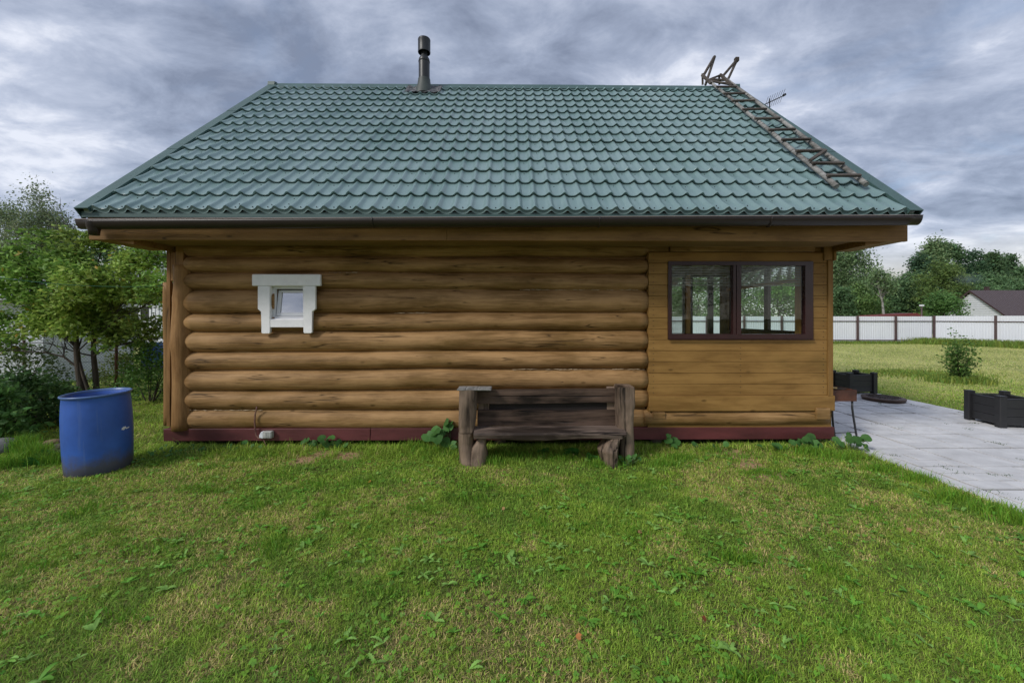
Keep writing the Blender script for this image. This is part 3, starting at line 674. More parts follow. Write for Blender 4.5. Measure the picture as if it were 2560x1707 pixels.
for fr in (True, False):
    b = MB(); mir = (lambda y: y) if fr else (lambda y: 2*Yr-y)
    a0 = Vector((0, Ye, EZ))+SN*0.004; a1 = Vector((0, Ye, EZ))+SN*(-0.10)
    t0 = Vector((0, Yr-0.001, RZ))+SN*0; 
    poly = [(mir(a0.y), a0.z), (mir(Yr-0.002), RZ-0.005), (mir(Yr-0.002), RZ-0.15), (mir(a1.y), a1.z)]
    b.prism(poly, 'x', EXL+0.02, EXR-0.02); b.build('roof_deck', M_soffit, cabin)
# verge flashings
for (x0, x1, nm) in ((EXL, EXL+0.14, -1), (EXR-0.14, EXR, 1)):
    for fr in (True, False):
        b = MB()
        for k in range(3):
            s0 = SL*k/3-0.03; s1 = SL*(k+1)/3+0.02; h = 0.072+0.003*(k)
            A = roofP(0, s0, h); B_ = roofP(0, s1, h); A2 = roofP(0, s0, h-0.012); B2 = roofP(0, s1, h-0.012)
            mm = (lambda y: y) if fr else (lambda y: 2*Yr-y)
            b.prism([(mm(A.y), A.z), (mm(B_.y), B_.z), (mm(B2.y), B2.z), (mm(A2.y), A2.z)], 'x', x0-0.003*k, x1+0.002*k)
            xs_ = (x0-0.012, x0+0.0) if nm < 0 else (x1, x1+0.012)
            A3 = roofP(0, s0, h-0.15); B3 = roofP(0, s1, h-0.15)
            b.prism([(mm(A.y), A.z), (mm(B_.y), B_.z), (mm(B3.y), B3.z), (mm(A3.y), A3.z)], 'x', xs_[0]-0.003*k, xs_[1]-0.003*k)
            xs2 = (x1-0.004, x1+0.002*k) if nm < 0 else (x0-0.003*k, x0+0.004)
            A4 = roofP(0, s0, 0.022); B4 = roofP(0, s1, 0.022)
            if fr: b.prism([(A2.y, A2.z), (B2.y, B2.z), (B4.y, B4.z), (A4.y, A4.z)], 'x', xs2[0], xs2[1])
        if fr:
            for k in range(9):
                c = roofP((x0+x1)/2, SL*(k+0.4)/9, 0.062); b.box(c.x-.009, c.x+.009, c.y-.009, c.y+.009, c.z-.008, c.z+.008, mi=1)
        b.build('verge_flashing', [M_trim, M_screw], cabin)
# ridge cap
b = MB()
for (x0, x1, e) in ((EXL-0.02, -1.2, 0), (-1.22, 2.0, 0.004), (1.98, EXR+0.02, 0)):
    w = 0.15; A = roofP(0, SL-w, 0.060+e); T = Vector((0, Yr, RZ+0.085+e)); A2 = (2*Yr-A.y, A.z)
    b.prism([(A.y, A.z), (T.y-0.03, T.z-0.005), (T.y, T.z+0.012), (T.y+0.03, T.z-0.005), A2, (A2[0], A2[1]-0.012), (T.y, T.z-0.012), (A.y, A.z-0.012)], 'x', x0, x1)
for x0, x1 in ((EXL-0.035, EXL+0.10), (EXR-0.10, EXR+0.035)):
    b.prism([(Yr-0.10, RZ), (Yr-0.085, RZ+0.09), (Yr, RZ+0.115), (Yr+0.085, RZ+0.09), (Yr+0.10, RZ)], 'x', x0, x1)
b.build('ridge_cap', M_trim, cabin)
# eave drip flashing, gutter, fascia
b = MB(); b.box(EXL+0.01, EXR-0.01, Ye-0.006, Ye+0.004, EZ-0.055, EZ+0.010); b.build('drip_flashing', M_trim, cabin)
GY = Ye-0.055; gr = 0.066
def gz_(x): return zat(548+(538-548)*(x-EXL)/(EXR-EXL), 1280, GY-gr)
b = MB(); n = 60; rings = []
gx0, gx1 = xat(187, GY-gr), xat(2308, GY-gr)
for i in range(n+1):
    x = gx0+(gx1-gx0)*i/n; ring = []; e = 1.0
    zz = zat(548-10*i/n, CX+(x*F/(GY-gr)), GY-gr)
    for j in range(13):
        th = math.pi*j/12; ring.append(b.bm.verts.new((x, GY-gr*math.cos(th), zz-gr*1.5*math.sin(th))))
    rings.append(ring)
    if i in (0, n): endc = ring
for i in range(n):
    for j in range(12):
        f = b.bm.faces.new((rings[i][j], rings[i][j+1], rings[i+1][j+1], rings[i+1][j])); f.smooth = True
b.bm.faces.new(rings[0]); b.bm.faces.new(rings[-1])
gut = b.build('gutter', M_gutter, cabin); sm = gut.modifiers.new('thick', 'SOLIDIFY'); sm.thickness = 0.003
b = MB(); b.tube([r.co.copy() if False else Vector((gx0+(gx1-gx0)*i/20, GY-gr, zat(548-10*i/20, CX+((gx0+(gx1-gx0)*i/20)*F/(GY-gr)), GY-gr))) for i in range(21)], 0.0055, 8)
b.build('gutter_bead', plain('worn_gutter_edge', (0.30, 0.25, 0.24), 0.35, bump=0), gut)
for px in (930, 1500, 1930):
    x = xat(px, GY-gr); b = MB(); zz = gz_(x)+0.002
    b.tube([(x, GY-(gr+.004)*math.cos(t), zz-(gr+.004)*1.5*math.sin(t)) for t in np.linspace(0, math.pi, 12)], 0.006, 6); b.build('gutter_clip', M_gutter, cabin)
x = xat(252, Ye+0.02); b = MB(); zz = zat(560, 250, GY)
b.lathe([(0.075, zz+0.02), (0.070, zz-0.03), (0.052, zz-0.075), (0.048, zz-0.125), (0.0, zz-0.125)], (x, GY+0.0, 0), 18); b.build('downpipe_funnel', M_gutter, cabin)
b = MB(); FY = Ye+0.10; fz0 = zat(599, 222, FY)*0.5+zat(604, 2270, FY)*0.5
FXL, FXR = xat(222, FY), xat(2270, FY); xm = xat(1117, FY)
b.box(FXL, xm-0.001, FY, FY+0.045, fz0, EZ-0.05, 0.004); b.box(xm+0.001, FXR, FY+0.001, FY+0.045, fz0, EZ-0.05, 0.004)
for xx in (FXL, FXR): b.box(xx-0.018 if xx < 0 else xx+0.001, xx-0.001 if xx < 0 else xx+0.018, FY+0.02, FY+0.30, fz0+0.01, EZ-0.06, 0.003)
b.build('fascia_board', M_fascia, cabin)
b = MB(); n = 5
for i in range(n):
    y0 = FY+0.047+i*(Yf+0.1-FY-0.047)/n; y1 = FY+0.047+(i+1)*(Yf+0.1-FY-0.047)/n-0.004
    b.box(XL+0.02, XR-0.02, y0, y1, fz0+0.030, fz0+0.045)
b.build('soffit', M_soffit, cabin); b = MB(); b.box(XL+0.02, XR-0.02, YB-0.1, YE2-0.1, fz0+0.030, fz0+0.045)
b.build('soffit', M_soffit, cabin)
# wall-plate logs running out under the gable overhangs
b = MB()
for sx, xw, xe in ((-1, XL+0.10, FXL+0.02), (1, XR-0.06, FXR-0.02)):
    for (ya, yb2) in ((Ye+0.15, Yf+0.20), (YB-0.2, YE2-0.15)):
        z1 = EZ-0.06; z0 = fz0+0.002
        x_in, x_out = (xw, xe)
        pts = [(x_in, z0-0.045), (x_in+sx*0.10, z0-0.03), (x_in+sx*0.26, z0), (x_out, z0), (x_out, z1), (x_in, z1)]
        b = MB(); b.prism(pts, 'y', ya, yb2); b.build('eave_bracket', M_fascia, cabin)

# ---------------------------------------------------------------- flue pipe
sc_ = roofP(0, SL-0.34, 0.03); xch = xat(1060.5, sc_.y); cy = sc_.y
zf = zat(232, 1060, cy)
def zz_(py): return zat(py, 1060, cy)
fl = thing('chimney_pipe', 'dark round metal chimney pipe with cylindrical cap on the roof ridge', 'chimney', (xch, cy, zf))
b = MB(); r0 = 0.108
b.lathe([(r0, zz_(225)), (r0, zz_(152)), (r0*0.97, zz_(149)), (0.062, zz_(139.5)), (0.060, zz_(128))], (xch, cy, 0), 28)
b.lathe([(r0+0.005, zz_(154)), (r0+0.005, zz_(157)), (r0, zz_(157.5))], (xch, cy, 0), 28); b.build('pipe', M_blackmetal, fl)
b = MB(); rc = 0.121
b.lathe([(rc, zz_(133)), (rc+.003, zz_(131)), (rc, zz_(129)), (rc, zz_(104)), (rc+0.002, zz_(103)), (rc+0.002, zz_(101)), (rc*0.96, zz_(99)), (rc*0.5, zz_(97)), (0.0, zz_(96))], (xch, cy, 0), 28)
b.lathe([(rc-0.004, zz_(133)), (rc-0.004, zz_(112)), (0.0, zz_(112))], (xch, cy, 0), 28); b.build('cap', M_blackmetal, fl)
b = MB(); b.lathe([(r0+0.010, zz_(199)), (r0+0.012, zz_(203)), (0.135, zz_(214)), (0.165, zz_(227)), (0.19, zz_(240))], (xch, cy, 0), 28); b.build('rubber_boot', M_skirt, fl)
b = MB(); rng = random.Random(2); nn = 22; grid = []
for i in range(nn+1):
    row = []
    for j in range(nn+1):
        u = -0.34+0.68*i/nn; v = -0.20+0.42*j/nn
        row.append(b.bm.verts.new(roofP(xch+u+rng.uniform(-.006, .006), SL-0.34+v, 0.062+0.022*rng.random()+0.02*abs(math.sin(u*14)))))
    grid.append(row)
for i in range(nn):
    for j in range(nn): b.bm.faces.new((grid[i][j], grid[i+1][j], grid[i+1][j+1], grid[i][j+1]))
o = b.build('flashing_apron', M_flash, fl); sm = o.modifiers.new('t', 'SOLIDIFY'); sm.thickness = 0.012

# ---------------------------------------------------------------- roof ladder
def on_roof(px, py, h):
    """point of the plane h above the front roof slope seen at px,py"""
    k = (px-CX)/F; n = SN; p0 = roofP(0, 0, h)
    dirv = Vector((k*C_+S_, C_-k*S_, -(py-HY)/F)); o = Vector((0, 0, CAMZ))
    t = (p0-o).dot(n)/dirv.dot(n); return o+dirv*t
Z8 = lambda x, y: (1640+x/3.36, 120+y/3.36)
lad = thing('roof_ladder', 'weathered grey wooden roof ladder hooked over the ridge near right verge', 'ladder', on_roof(*Z8(1515, 1160), 0.08))
rail = [((1518, 1165), (438, 270)), ((1768, 1148), (592, 262))]
for (a, c) in rail:
    A = on_roof(*Z8(*a), 0.10); B_ = on_roof(*Z8(*c), 0.12); b = MB()
    pts = [A.lerp(B_, t)+Vector((0.006*math.sin(t*19), 0, 0)) for t in np.linspace(0, 1, 24)]
    b.tube(pts, [0.032-0.007*t for t in np.linspace(0, 1, 24)], 9, wob=0.04); b.build('rail', M_grey, lad)
rungs = [((505, 327), (675, 327)), ((565, 385), (745, 381)), ((640, 446), (830, 441)), ((725, 517), (930, 513)), ((827, 594), (1042, 591)), ((945, 689), (1170, 683)), ((1055, 772), (1300, 766)), ((1175, 866), (1425, 860)), ((1310, 969), (1580, 969)), ((1435, 1071), (1720, 1071))]
for (a, c) in rungs:
    b = MB(); b.bar(on_roof(*Z8(*a), 0.155), on_roof(*Z8(*c), 0.155), 0.042, 0.034, 0.005, up=SN); b.build('rung', M_rung, lad)
b = MB(); b.bar(on_roof(*Z8(1295, 945), 0.165), on_roof(*Z8(1425, 860), 0.185), 0.042, 0.034, 0.005, up=SN); b.build('brace', M_rung, lad)
def Z8Y(x, y, Y): return at(*Z8(x, y), Y)
b = MB()
for (p, q, wd) in (((392, 245, 8.60), (492, 72, 8.75), .045), ((415, 312, 8.52), (495, 72, 8.80), .04), ((390, 215, 8.62), (392, 312, 8.70), .04), ((388, 228, 8.6), (462, 300, 8.30), .05)):
    b.bar(Z8Y(*p), Z8Y(*q), wd, wd, 0.004)
for (p, q, wd) in (((558, 242, 8.60), (683, 96, 8.75), .045), ((602, 272, 8.55), (684, 96, 8.8), .04), ((530, 225, 8.62), (532, 312, 8.70), .04), ((540, 225, 8.6), (640, 318, 8.25), .05)):
    b.bar(Z8Y(*p), Z8Y(*q), wd, wd, 0.004)
b.box(Z8Y(675, 92, 8.75).x-.03, Z8Y(675, 92, 8.75).x+.05, 8.72, 8.80, Z8Y(675, 100, 8.75).z-.04, Z8Y(675, 86, 8.75).z+.01, 0.004)
for (p, q) in (((445, 268, 8.5), (552, 226, 8.62)), ((450, 266, 8.5), (602, 272, 8.5)), ((450, 276, 8.45), (640, 310, 8.3))): b.bar(Z8Y(*p), Z8Y(*q), 0.04, 0.035, 0.003)
b.build('ridge_hook', M_rung, lad)

# ---------------------------------------------------------------- TV antenna behind the roof
AY = 9.3; A0 = at(1911, 262, AY); A1 = at(1961, 239, AY)
ant = thing('tv_antenna', 'small TV aerial with thin cross rods sticking out behind right roof edge', 'antenna', A0)
b = MB(); b.bar(A0, A1, 0.018, 0.018)
b.bar(A1+Vector((-.035, 0, -.01)), A1+Vector((.03, 0, .03)), 0.05, 0.05, 0.01)
b.build('boom', M_dmetal, ant)
b = MB(); rng = random.Random(4)
for t in np.linspace(0.08, 0.9, 8):
    c = A0.lerp(A1, t); b.tube([c+Vector((-0.14, -0.3, 0.00)), c+Vector((0.14, 0.3, 0.01))], 0.004, 5)
b.build('cross_rods', M_dmetal, ant)
b = MB(); mst = at(1924, 262, AY); zroof = RZ-(AY-Yr)*SD.z/SD.y
b.tube([(mst.x, AY, zat(247, 1924, AY)), (mst.x, AY, zroof)], 0.012, 8); b.build('mast', M_dmetal, ant)

# ---------------------------------------------------------------- junction box and cable at the base
J0 = at(650, 1085, Yf-0.05)
jb = thing('junction_box', 'pale junction box with cable fixed to red base beam', 'junction box', J0)
b = MB(); ja = at(658, 1078, Yf-.05); jc = at(680, 1095, Yf-.05)
b.box(ja.x, jc.x, Yf-0.062, Yf-0.002, jc.z, ja.z, 0.006)
for k in range(3): b.box(ja.x+.035+k*.025, ja.x+.045+k*.025, Yf-0.067, Yf-0.062, jc.z+.008, ja.z-.008)
b.build('housing', M_galv, jb)
b = MB(); b.prism([(at(648, 1095, Yf-.05).x, at(648, 1094, Yf-.05).z), (ja.x-.001, at(648, 1096, Yf-.05).z), (ja.x-.001, at(648, 1079, Yf-.05).z), (at(653, 1079, Yf-.05).x, at(648, 1079, Yf-.05).z), (at(648, 1087, Yf-.05).x, at(648, 1088, Yf-.05).z)], 'y', Yf-0.055, Yf-0.002, bev=0.004)
b.build('plug', M_siding, jb)
b = MB(); pts = [at(*p, Yf-.035) for p in ((642, 1016), (641, 1024), (637.5, 1035), (636.5, 1055), (638, 1075), (640, 1088), (646, 1095), (655, 1096))]
b.tube(pts, [0.008, .009, .010, .010, .009, .008, .008, .008], 8); b.tube([at(658, 1096, Yf-.02), at(664, 1110, Yf-.01), at(668, 1125, Yf)], 0.006, 8)
b.build('cable', plain('painted_cable', (0.26, 0.14, 0.10), 0.5, c2=(0.10, 0.03, 0.03), scale=8), jb)

# ================================================================== BENCH
BZ = lambda x, y: (1080+x/3.92, 920+y/3.92)
def BP(x, y, Y): return at(*BZ(x, y), Y)
bench = thing('garden_bench', 'rustic dark charred wood bench with thick trunk legs against cabin wall', 'bench', (BP(1130, 800, 4.85).x, 4.85, 0))
def rough_board(b, a, c, y0, y1, seed, amp=0.007, bow=0.0):
    """hand-hewn board between front-face corners a (top-left) and c (bottom-right)"""
    rng = random.Random(seed); n = 26; top = []; bot = []
    for i in range(n+1):
        t = i/n; x = a.x+(c.x-a.x)*t
        top.append((x, a.z+amp*(float(fbm(x*3, 1, seed))-0.5)*2.4+bow*(t)))
        bot.append((x, c.z+amp*(float(fbm(x*3, 9, seed+5))-0.5)*2.4-bow*(1-t)))
    prev = None
    for i in range(n+1):
        ring = []
        for (p, o) in ((bot[i], 0), (top[i], 0), (top[i], 1), (bot[i], 1)):
            ring.append(b.bm.verts.new((p[0], (y0 if o == 0 else y1)+rng.uniform(-.0015, .0015), p[1])))
        if prev:
            for k in range(4): b.bm.faces.new((prev[k], prev[(k+1) % 4], ring[(k+1) % 4], ring[k]))
        else: b.bm.faces.new(ring)
        prev = ring
    b.bm.faces.new(prev[::-1])
by = 4.88
for (a, c, s, bow) in (((445, 216), (1822, 338), 5, 0.010), ((445, 420), (1826, 563), 8, 0.0)):
    b = MB(); rough_board(b, BP(*a, by), BP(*c, by), by, by+0.055, s, bow=bow*1.0); b.build('backrest_board', M_bench, bench)
b = MB(); a = BP(1718, 188, by+.03); c = BP(1812, 600, by+.03); b.box(a.x, c.x, by+.057, by+0.10, c.z, a.z, 0.006); b.build('back_strut', M_benchv, bench); b = MB()
a = BP(450, 250, by+.03); c = BP(556, 600, by+.03); b.box(a.x, c.x, by+.057, by+0.10, c.z, a.z, 0.006); b.build('back_strut', M_benchv, bench)
b = MB(); a = BP(560, 335, by+.06); c = BP(1716, 425, by+.06); b.box(a.x, c.x, by+.058, by+.085, c.z, a.z, 0.004); b.build('gap_shade_board', plain('gap_shade_black', (.018, .012, .010), .8), bench)  # added near-black board, stands in for the shade between the backrest boards
# seat: split log
b = MB(); n = 30; prev = None; sa = BP(408, 640, 4.62); sb = BP(1905, 640, 4.62); zt_ = zat(1078, 1380, 4.63)
for i in range(n+1):
    t = i/n; x = sa.x+(sb.x-sa.x)*t; e = 1.0 if t < 0.97 else math.sqrt(max(0.0, 1-((t-0.97)/0.03)**2))*0.5+0.5
    w1 = 0.010*(float(fbm(x*2.2, 0, 3))-0.5)*2; th = (0.105+0.012*math.sin(x*5))*e
    prof = [(4.86, zt_+0.002), (4.66+w1, zt_+0.001), (4.622+w1, zt_-0.012), (4.605+w1, zt_-0.035), (4.612+w1, zt_-th*0.8), (4.66+w1, zt_-th), (4.86, zt_-th)]
    ring = [b.bm.verts.new((x, p[0], p[1]+0.003*(random.random()-0.5))) for p in prof]
    if prev:
        for k in range(len(prof)): b.bm.faces.new((prev[k], prev[(k+1) % len(prof)], ring[(k+1) % len(prof)], ring[k]))
    else: b.bm.faces.new(ring)
    prev = ring
b.bm.faces.new(prev[::-1]); b.build('seat', wood('worn_seat_wood', (0.235, 0.175, 0.140), (0.030, 0.021, 0.016), 'x', cracks=1.2, rough=0.6, bump=0.8, grain=7), bench)
# left arm trunk: squared above, round and flared at the root
def trunk_leg(outline, y0, y1, mat, name, seed, seg=18, sqv=None):
    """outline rows (z, x_left, x_right, squareness)"""
    b = MB(); rings = []; rng = random.Random(seed)
    for (z, xl, xr, sq) in outline:
        cx = (xl+xr)/2; rx = (xr-xl)/2; cy_ = (y0+y1)/2; ry = (y1-y0)/2*(1 if sq > .5 else rx/((outline[-1][2]-outline[-1][1])/2))**0.5
        ring = []
        for j in range(seg):
            th = 2*math.pi*j/seg; c, s = math.cos(th), math.sin(th); e = 2/(2+6*sq)
            X = cx+rx*math.copysign(abs(c)**e, c)*(1+0.13*(float(fbm(th*2.2, z*6, seed, 4))-0.5)*(1-sq*0.6)*2)
            Y = cy_+ry*math.copysign(abs(s)**e, s)*(1+0.12*(float(fbm(th*2.2+5, z*6, seed, 4))-0.5)*2)
            ring.append(b.bm.verts.new((X, Y, z)))
        rings.append(ring)
    for i in range(len(rings)-1):
        for j in range(seg): b.bm.faces.new((rings[i][j], rings[i][(j+1) % seg], rings[i+1][(j+1) % seg], rings[i+1][j])).smooth = True
    b.bm.faces.new(rings[0][::-1]); b.bm.faces.new(rings[-1]); o = b.build(name, mat, bench)
    m = o.modifiers.new('e', 'EDGE_SPLIT'); m.split_angle = R(40); return o
def row(zy, xl, xr, sq, Y=4.68): a = BP(xl, zy, Y); c = BP(xr, zy, Y); return (a.z, a.x, c.x, sq)
def dense(rows, k=4):
    out = []
    for a, c in zip(rows[:-1], rows[1:]):
        for i in range(k): t = i/k; out.append(tuple(a[j]*(1-t)+c[j]*t for j in range(4)))
    return out+[rows[-1]]
r = [(-0.03, BP(252, 930, 4.68).x, BP(478, 930, 4.68).x, 0), row(860, 255, 430, 0), row(760, 252, 400, 0.1), row(690, 250, 398, 0.2), row(640, 254, 402, 0.4)]
trunk_leg(dense(r), 4.66, 4.95, M_benchv, 'leg', 1)
r = [row(632, 262, 405, 0.9), row(560, 258, 415, 1), row(400, 260, 430, 1), row(212, 264, 434, 1)]
trunk_leg(dense(r), 4.66, 4.95, M_benchv, 'arm_post', 2)
r = [(-0.03, BP(330, 900, 4.74).x, BP(562, 900, 4.74).x, 0), (0.10, BP(350, 900, 4.74).x, BP(545, 900, 4.74).x, 0), (0.2, BP(390, 900, 4.74).x, BP(530, 900, 4.74).x, 0.2), (zt_-0.09, BP(470, 900, 4.74).x, BP(530, 900, 4.74).x, 0.4)]
trunk_leg(dense(r), 4.70, 4.88, M_benchv, 'leg', 3)
r = [(-0.03, BP(1850, 930, 4.70).x, BP(2025, 930, 4.7).x, 0), row(880, 1850, 2014, 0), row(760, 1848, 2010, 0.1), row(640, 1842, 2000, 0.2), row(470, 1840, 2004, 0.3), row(440, 1838, 2000, 0.3), row(330, 1836, 2006, .5), row(220, 1834, 2008, 0.7), row(196, 1840, 2002, 0.7)]
trunk_leg(dense(r), 4.70, 4.98, M_benchv, 'arm_post', 4)
r = [(-0.03, BP(1690, 960, 4.60).x, BP(1850, 960, 4.6).x, 0), row(900, 1670, 1850, 0, 4.6), row(820, 1645, 1850, 0, 4.6), row(770, 1690, 1850, 0.1, 4.6), row(700, 1760, 1860, 0.3, 4.6)]
trunk_leg(dense(r), 4.60, 4.86, M_benchv, 'leg', 5)
# loose pale board lying on the left arm
a = BP(255, 190, 4.76); c = BP(585, 206, 4.76)
b = MB(); b.box(a.x, c.x, 4.66, 4.86, c.z-0.001, a.z-0.002, 0.006)
o = b.build('loose_board', M_grey); tag(o, 'short pale grey board lying on top of the left bench arm', 'board')

# ================================================================== BARRELS
def barrel(loc, r, h, label, tilt=(0, 0), water=True, group=None, rot=0):
    t = thing('water_barrel' if water else 'plastic_barrel', label, 'barrel', loc, group); t.rotation_euler = (tilt[0], tilt[1], rot)
    b = MB()
    b.lathe([(0.0, 0.0), (r*0.90, 0.0), (r*0.955, 0.02), (r*0.985, h*0.12), (r*1.0, h*0.30), (r*1.01, h*0.5), (r*1.0, h*0.72), (r*0.975, h*0.88), (r*0.955, h*0.955), (r*0.965, h*0.965),
             (r*0.95, h*0.972), (r*0.93, h*0.96), (r*0.93, h*0.6), (r*0.93, h*0.1), (0, h*0.1)], seg=56)
    o = b.build('body', M_blue, t, local=True)
    b = MB(); b.lathe([(r*0.955, h*0.968), (r*1.0, h*0.970), (r*1.02, h*0.982), (r*1.015, h*0.995), (r*0.985, h*1.0), (r*0.955, h*0.992), (r*0.94, h*0.97)], seg=56)
    b.build('rim', plain('pale_blue_rim', (0.075, 0.15, 0.36), 0.35, bump=0), t, local=True)
    if water:
        b = MB(); b.lathe([(0, h*0.925), (r*0.925, h*0.925)], seg=40); b.build('water', M_bluein, t, local=True)
        b = MB()
        for k in range(9):
            th = R(2)+rng.uniform(-0.12, 0.14); zz = h*0.53+rng.uniform(-0.012, 0.012)
            c = Vector((math.cos(th)*(r*1.012), math.sin(th)*(r*1.012), zz)); s = rng.uniform(.006, .014)
            tdir = Vector((-math.sin(th), math.cos(th), 0.25))
            b.bar(c-tdir*s, c+tdir*s, 0.005, 0.010)
        b.build('paint_scuff', M_white, t, local=True)
    return t
rng = random.Random(8)
bc = at(249.5, 1000, 4.48)
bc = at(249.5, 1000, 4.60)
barrel((bc.x, 4.60, 0.0), 0.286, 0.865, 'open blue plastic rain barrel left of the cabin, full of dark water', tilt=(R(1.0), R(-1.2)))
g2 = gnd(383, 925)
barrel((g2.x, g2.y, 0), 0.29, 0.88, 'distant blue barrel behind the small tree beside cabin corner', water=False)

# ================================================================== BRAZIER, LID, PLANTERS
mx0, mx1 = XR+0.02, xat(2142, 5.45); my0, my1 = 5.45, 6.25; mz1 = zat(975, 2142, 5.45); mz0 = zat(1003, 2142, 5.45)
br = thing('brazier', 'rusty steel charcoal brazier on curved legs beside right cabin wall', 'brazier', ((mx0+mx1)/2, 5.8, 0))
b = MB(); t = 0.004
b.box(mx0, mx1, my0, my0+t, mz0, mz1); b.box(mx0, mx1, my1-t, my1, mz0, mz1); b.box(mx0, mx0+t, my0+t, my1-t, mz0, mz1); b.box(mx1-t, mx1, my0+t, my1-t, mz0, mz1); b.box(mx0+t, mx1-t, my0+t, my1-t, mz0, mz0+t)
b.build('fire_box', M_rust, br)
for y_ in (my0+0.03, my1-0.05):
    for (pts) in ([(2130.5, 1003), (2130.5, 1020), (2134, 1045), (2139, 1075), (2143, 1110)], [(2080, 1003), (2081, 1040), (2083, 1062), (2086, 1085), (2089, 1116)]):
        b = MB(); q = [at(*p, 5.48) for p in pts]; q = [Vector((v.x, y_, max(v.z, 0.03) if i < len(q)-1 else 0.03)) for i, v in enumerate(q)]
        b.tube(q, 0.0125, 8); b.build('leg', M_dmetal, br)
    b = MB(); a = at(2088, 1082, 5.48); c = at(2141, 1080, 5.48); b.tube([(a.x, y_, a.z), (c.x, y_, c.z)], 0.006, 6); b.build('crossbar', M_dmetal, br)
b = MB(); rng = random.Random(1)
for k in range(5): b.bar((mx0+0.02, my0+0.05+k*.05, mz1+.012+k*.003), (mx0+0.26+rng.uniform(-.05, .05), my0+0.02+k*.06, mz1+.006), 0.012, 0.006)
o = b.build('skewers', M_rung); tag(o, 'dark skewers and tongs lying across the top of the brazier', 'skewers')
b = MB(); b.bar((mx0+0.01, my0+0.06, mz1+.024), (mx0+0.13, my0+0.04, mz1+.022), 0.025, 0.02, .005)
o = b.build('wooden_handle', plain('pale_yellow_wood', (0.60, 0.42, 0.16), 0.5)); tag(o, 'small yellow wooden handle lying on the brazier edge', 'handle')
b = MB(); n = 8
for i in range(n):
    for j in range(n): pass
b.tube([(mx0+.02, my0+.22, mz1+.03), (mx0+.06, my0+.23, mz1+.06), (mx0+.12, my0+.25, mz1+.04), (mx0+.15, my0+.27, mz1+.015)], [.02, .035, .03, .012], 9, wob=.6)
o = b.build('crumpled_paper', M_siding); tag(o, 'crumpled white paper on the brazier behind the handle', 'paper')

lc = gnd(2208, 998, 0.05)
ld = thing('well_lid', 'round brown plastic well cover lying on grey paving', 'well cover', (lc.x, lc.y, 0.032))
b = MB(); b.lathe([(0.0, 0), (0.33, 0.0), (0.335, 0.035), (0.345, 0.037), (0.345, 0.062), (0.33, 0.068), (0.30, 0.070), (0.0, 0.075)], seg=48)
for i in range(-5, 6):
    for j in range(-5, 6):
        x, y = i*0.05, j*0.05
        if x*x+y*y < 0.26**2: b.box(x-.018, x+.018, y-.006, y+.006, 0.070, 0.079, mi=1)
b.build('cover', [M_lid, plain('dark_lid', (0.05, 0.032, 0.025), 0.6)], ld, local=True)

def planter(front, right, left, h, label):
    f = Vector((front[0], front[1], 0)); r_ = Vector((right[0], right[1], 0)); l_ = Vector((left[0], left[1], 0)); bk = r_+l_-f
    cs = [f, r_, bk, l_]; z = 0.030
    t = thing('planter_box', label, 'planter', (f.x, f.y, z), 'black planter boxes on the paving'); ang = math.atan2(r_.y-f.y, r_.x-f.x)
    for c in cs:
        b = MB(); M = Matrix.Translation(c) @ Matrix.Rotation(ang, 4, 'Z'); w = 0.047
        b.box(-w, w, -w, w, z, h-0.012, 0.006, M=M); b.box(-w-.004, w+.004, -w-.004, w+.004, h-0.012, h, 0.004, M=M); b.build('corner_post', M_planter, t)
    for i in range(4):
        A, B_ = cs[i], cs[(i+1) % 4]; d = (B_-A).normalized(); b = MB()
        hh = (h-0.045-0.055-z)/3
        for k in range(3): b.bar(A+d*.044+Vector((0, 0, z+.04+hh*(k+.5))), B_-d*.044+Vector((0, 0, z+.04+hh*(k+.5))), 0.026, hh-0.003, 0.003)
        b.bar(A+d*.044+Vector((0, 0, h-.050)), B_-d*.044+Vector((0, 0, h-.050)), 0.036, 0.012, 0.002); b.build('side_panel', M_planter, t)
    b = MB(); b.prism([(c.x, c.y) for c in [x.lerp((f+bk)/2, .12) for x in cs]], 'z', z+.04, z+.22); b.build('soil', plain('dark_soil', (0.03, 0.022, 0.015), 0.95, bump=.6), t)
    return t
planter((7.42, 8.78), (8.0, 8.84), (7.40, 9.22), 0.49, 'farther black planter box beside the round well lid')
planter((7.46, 6.10), (7.94, 6.02), (7.53, 6.58), 0.51, 'nearer black planter box at the right edge of paving')

# ================================================================== VEGETATION TOOLS
def srgb(r, g, b_): return tuple(((c/255)/12.92 if c/255 <= 0.04045 else ((c/255+0.055)/1.055)**2.4) for c in (r, g, b_))
def leaves_arrays(P_, size, rs, colr, up=0.35, aspect=0.55, cvar=0.3, droop=0.0, yellow=0.0):
    """rhombic leaves at points P_; returns verts (4 per leaf), colours"""
    n = len(P_); d = rs.normal(size=(n, 3)); d[:, 2] = d[:, 2]*(1-up)-droop; d /= np.linalg.norm(d, axis=1)[:, None]
    nr = rs.normal(size=(n, 3)); nr[:, 2] += 2.5*up; nr -= d*(nr*d).sum(1)[:, None]; nr /= np.linalg.norm(nr, axis=1)[:, None]
    sd_ = np.cross(d, nr); s = (size*rs.uniform(0.6, 1.3, n))[:, None]; w = s*aspect*0.5
    V = np.stack([P_, P_+d*s*0.45+sd_*w-nr*s*.06, P_+d*s, P_+d*s*0.45-sd_*w-nr*s*.06], 1).reshape(-1, 3)
    c = np.array(colr)[None, :]*(1+cvar*(rs.rand(n, 1)-0.5)*2)
    c[:, 0] *= 1+0.25*(rs.rand(n)-0.5)
    if yellow:
        m = rs.rand(n) < yellow; c[m] = np.array((0.30, 0.24, 0.04))
    return V, np.repeat(c, 4, 0)
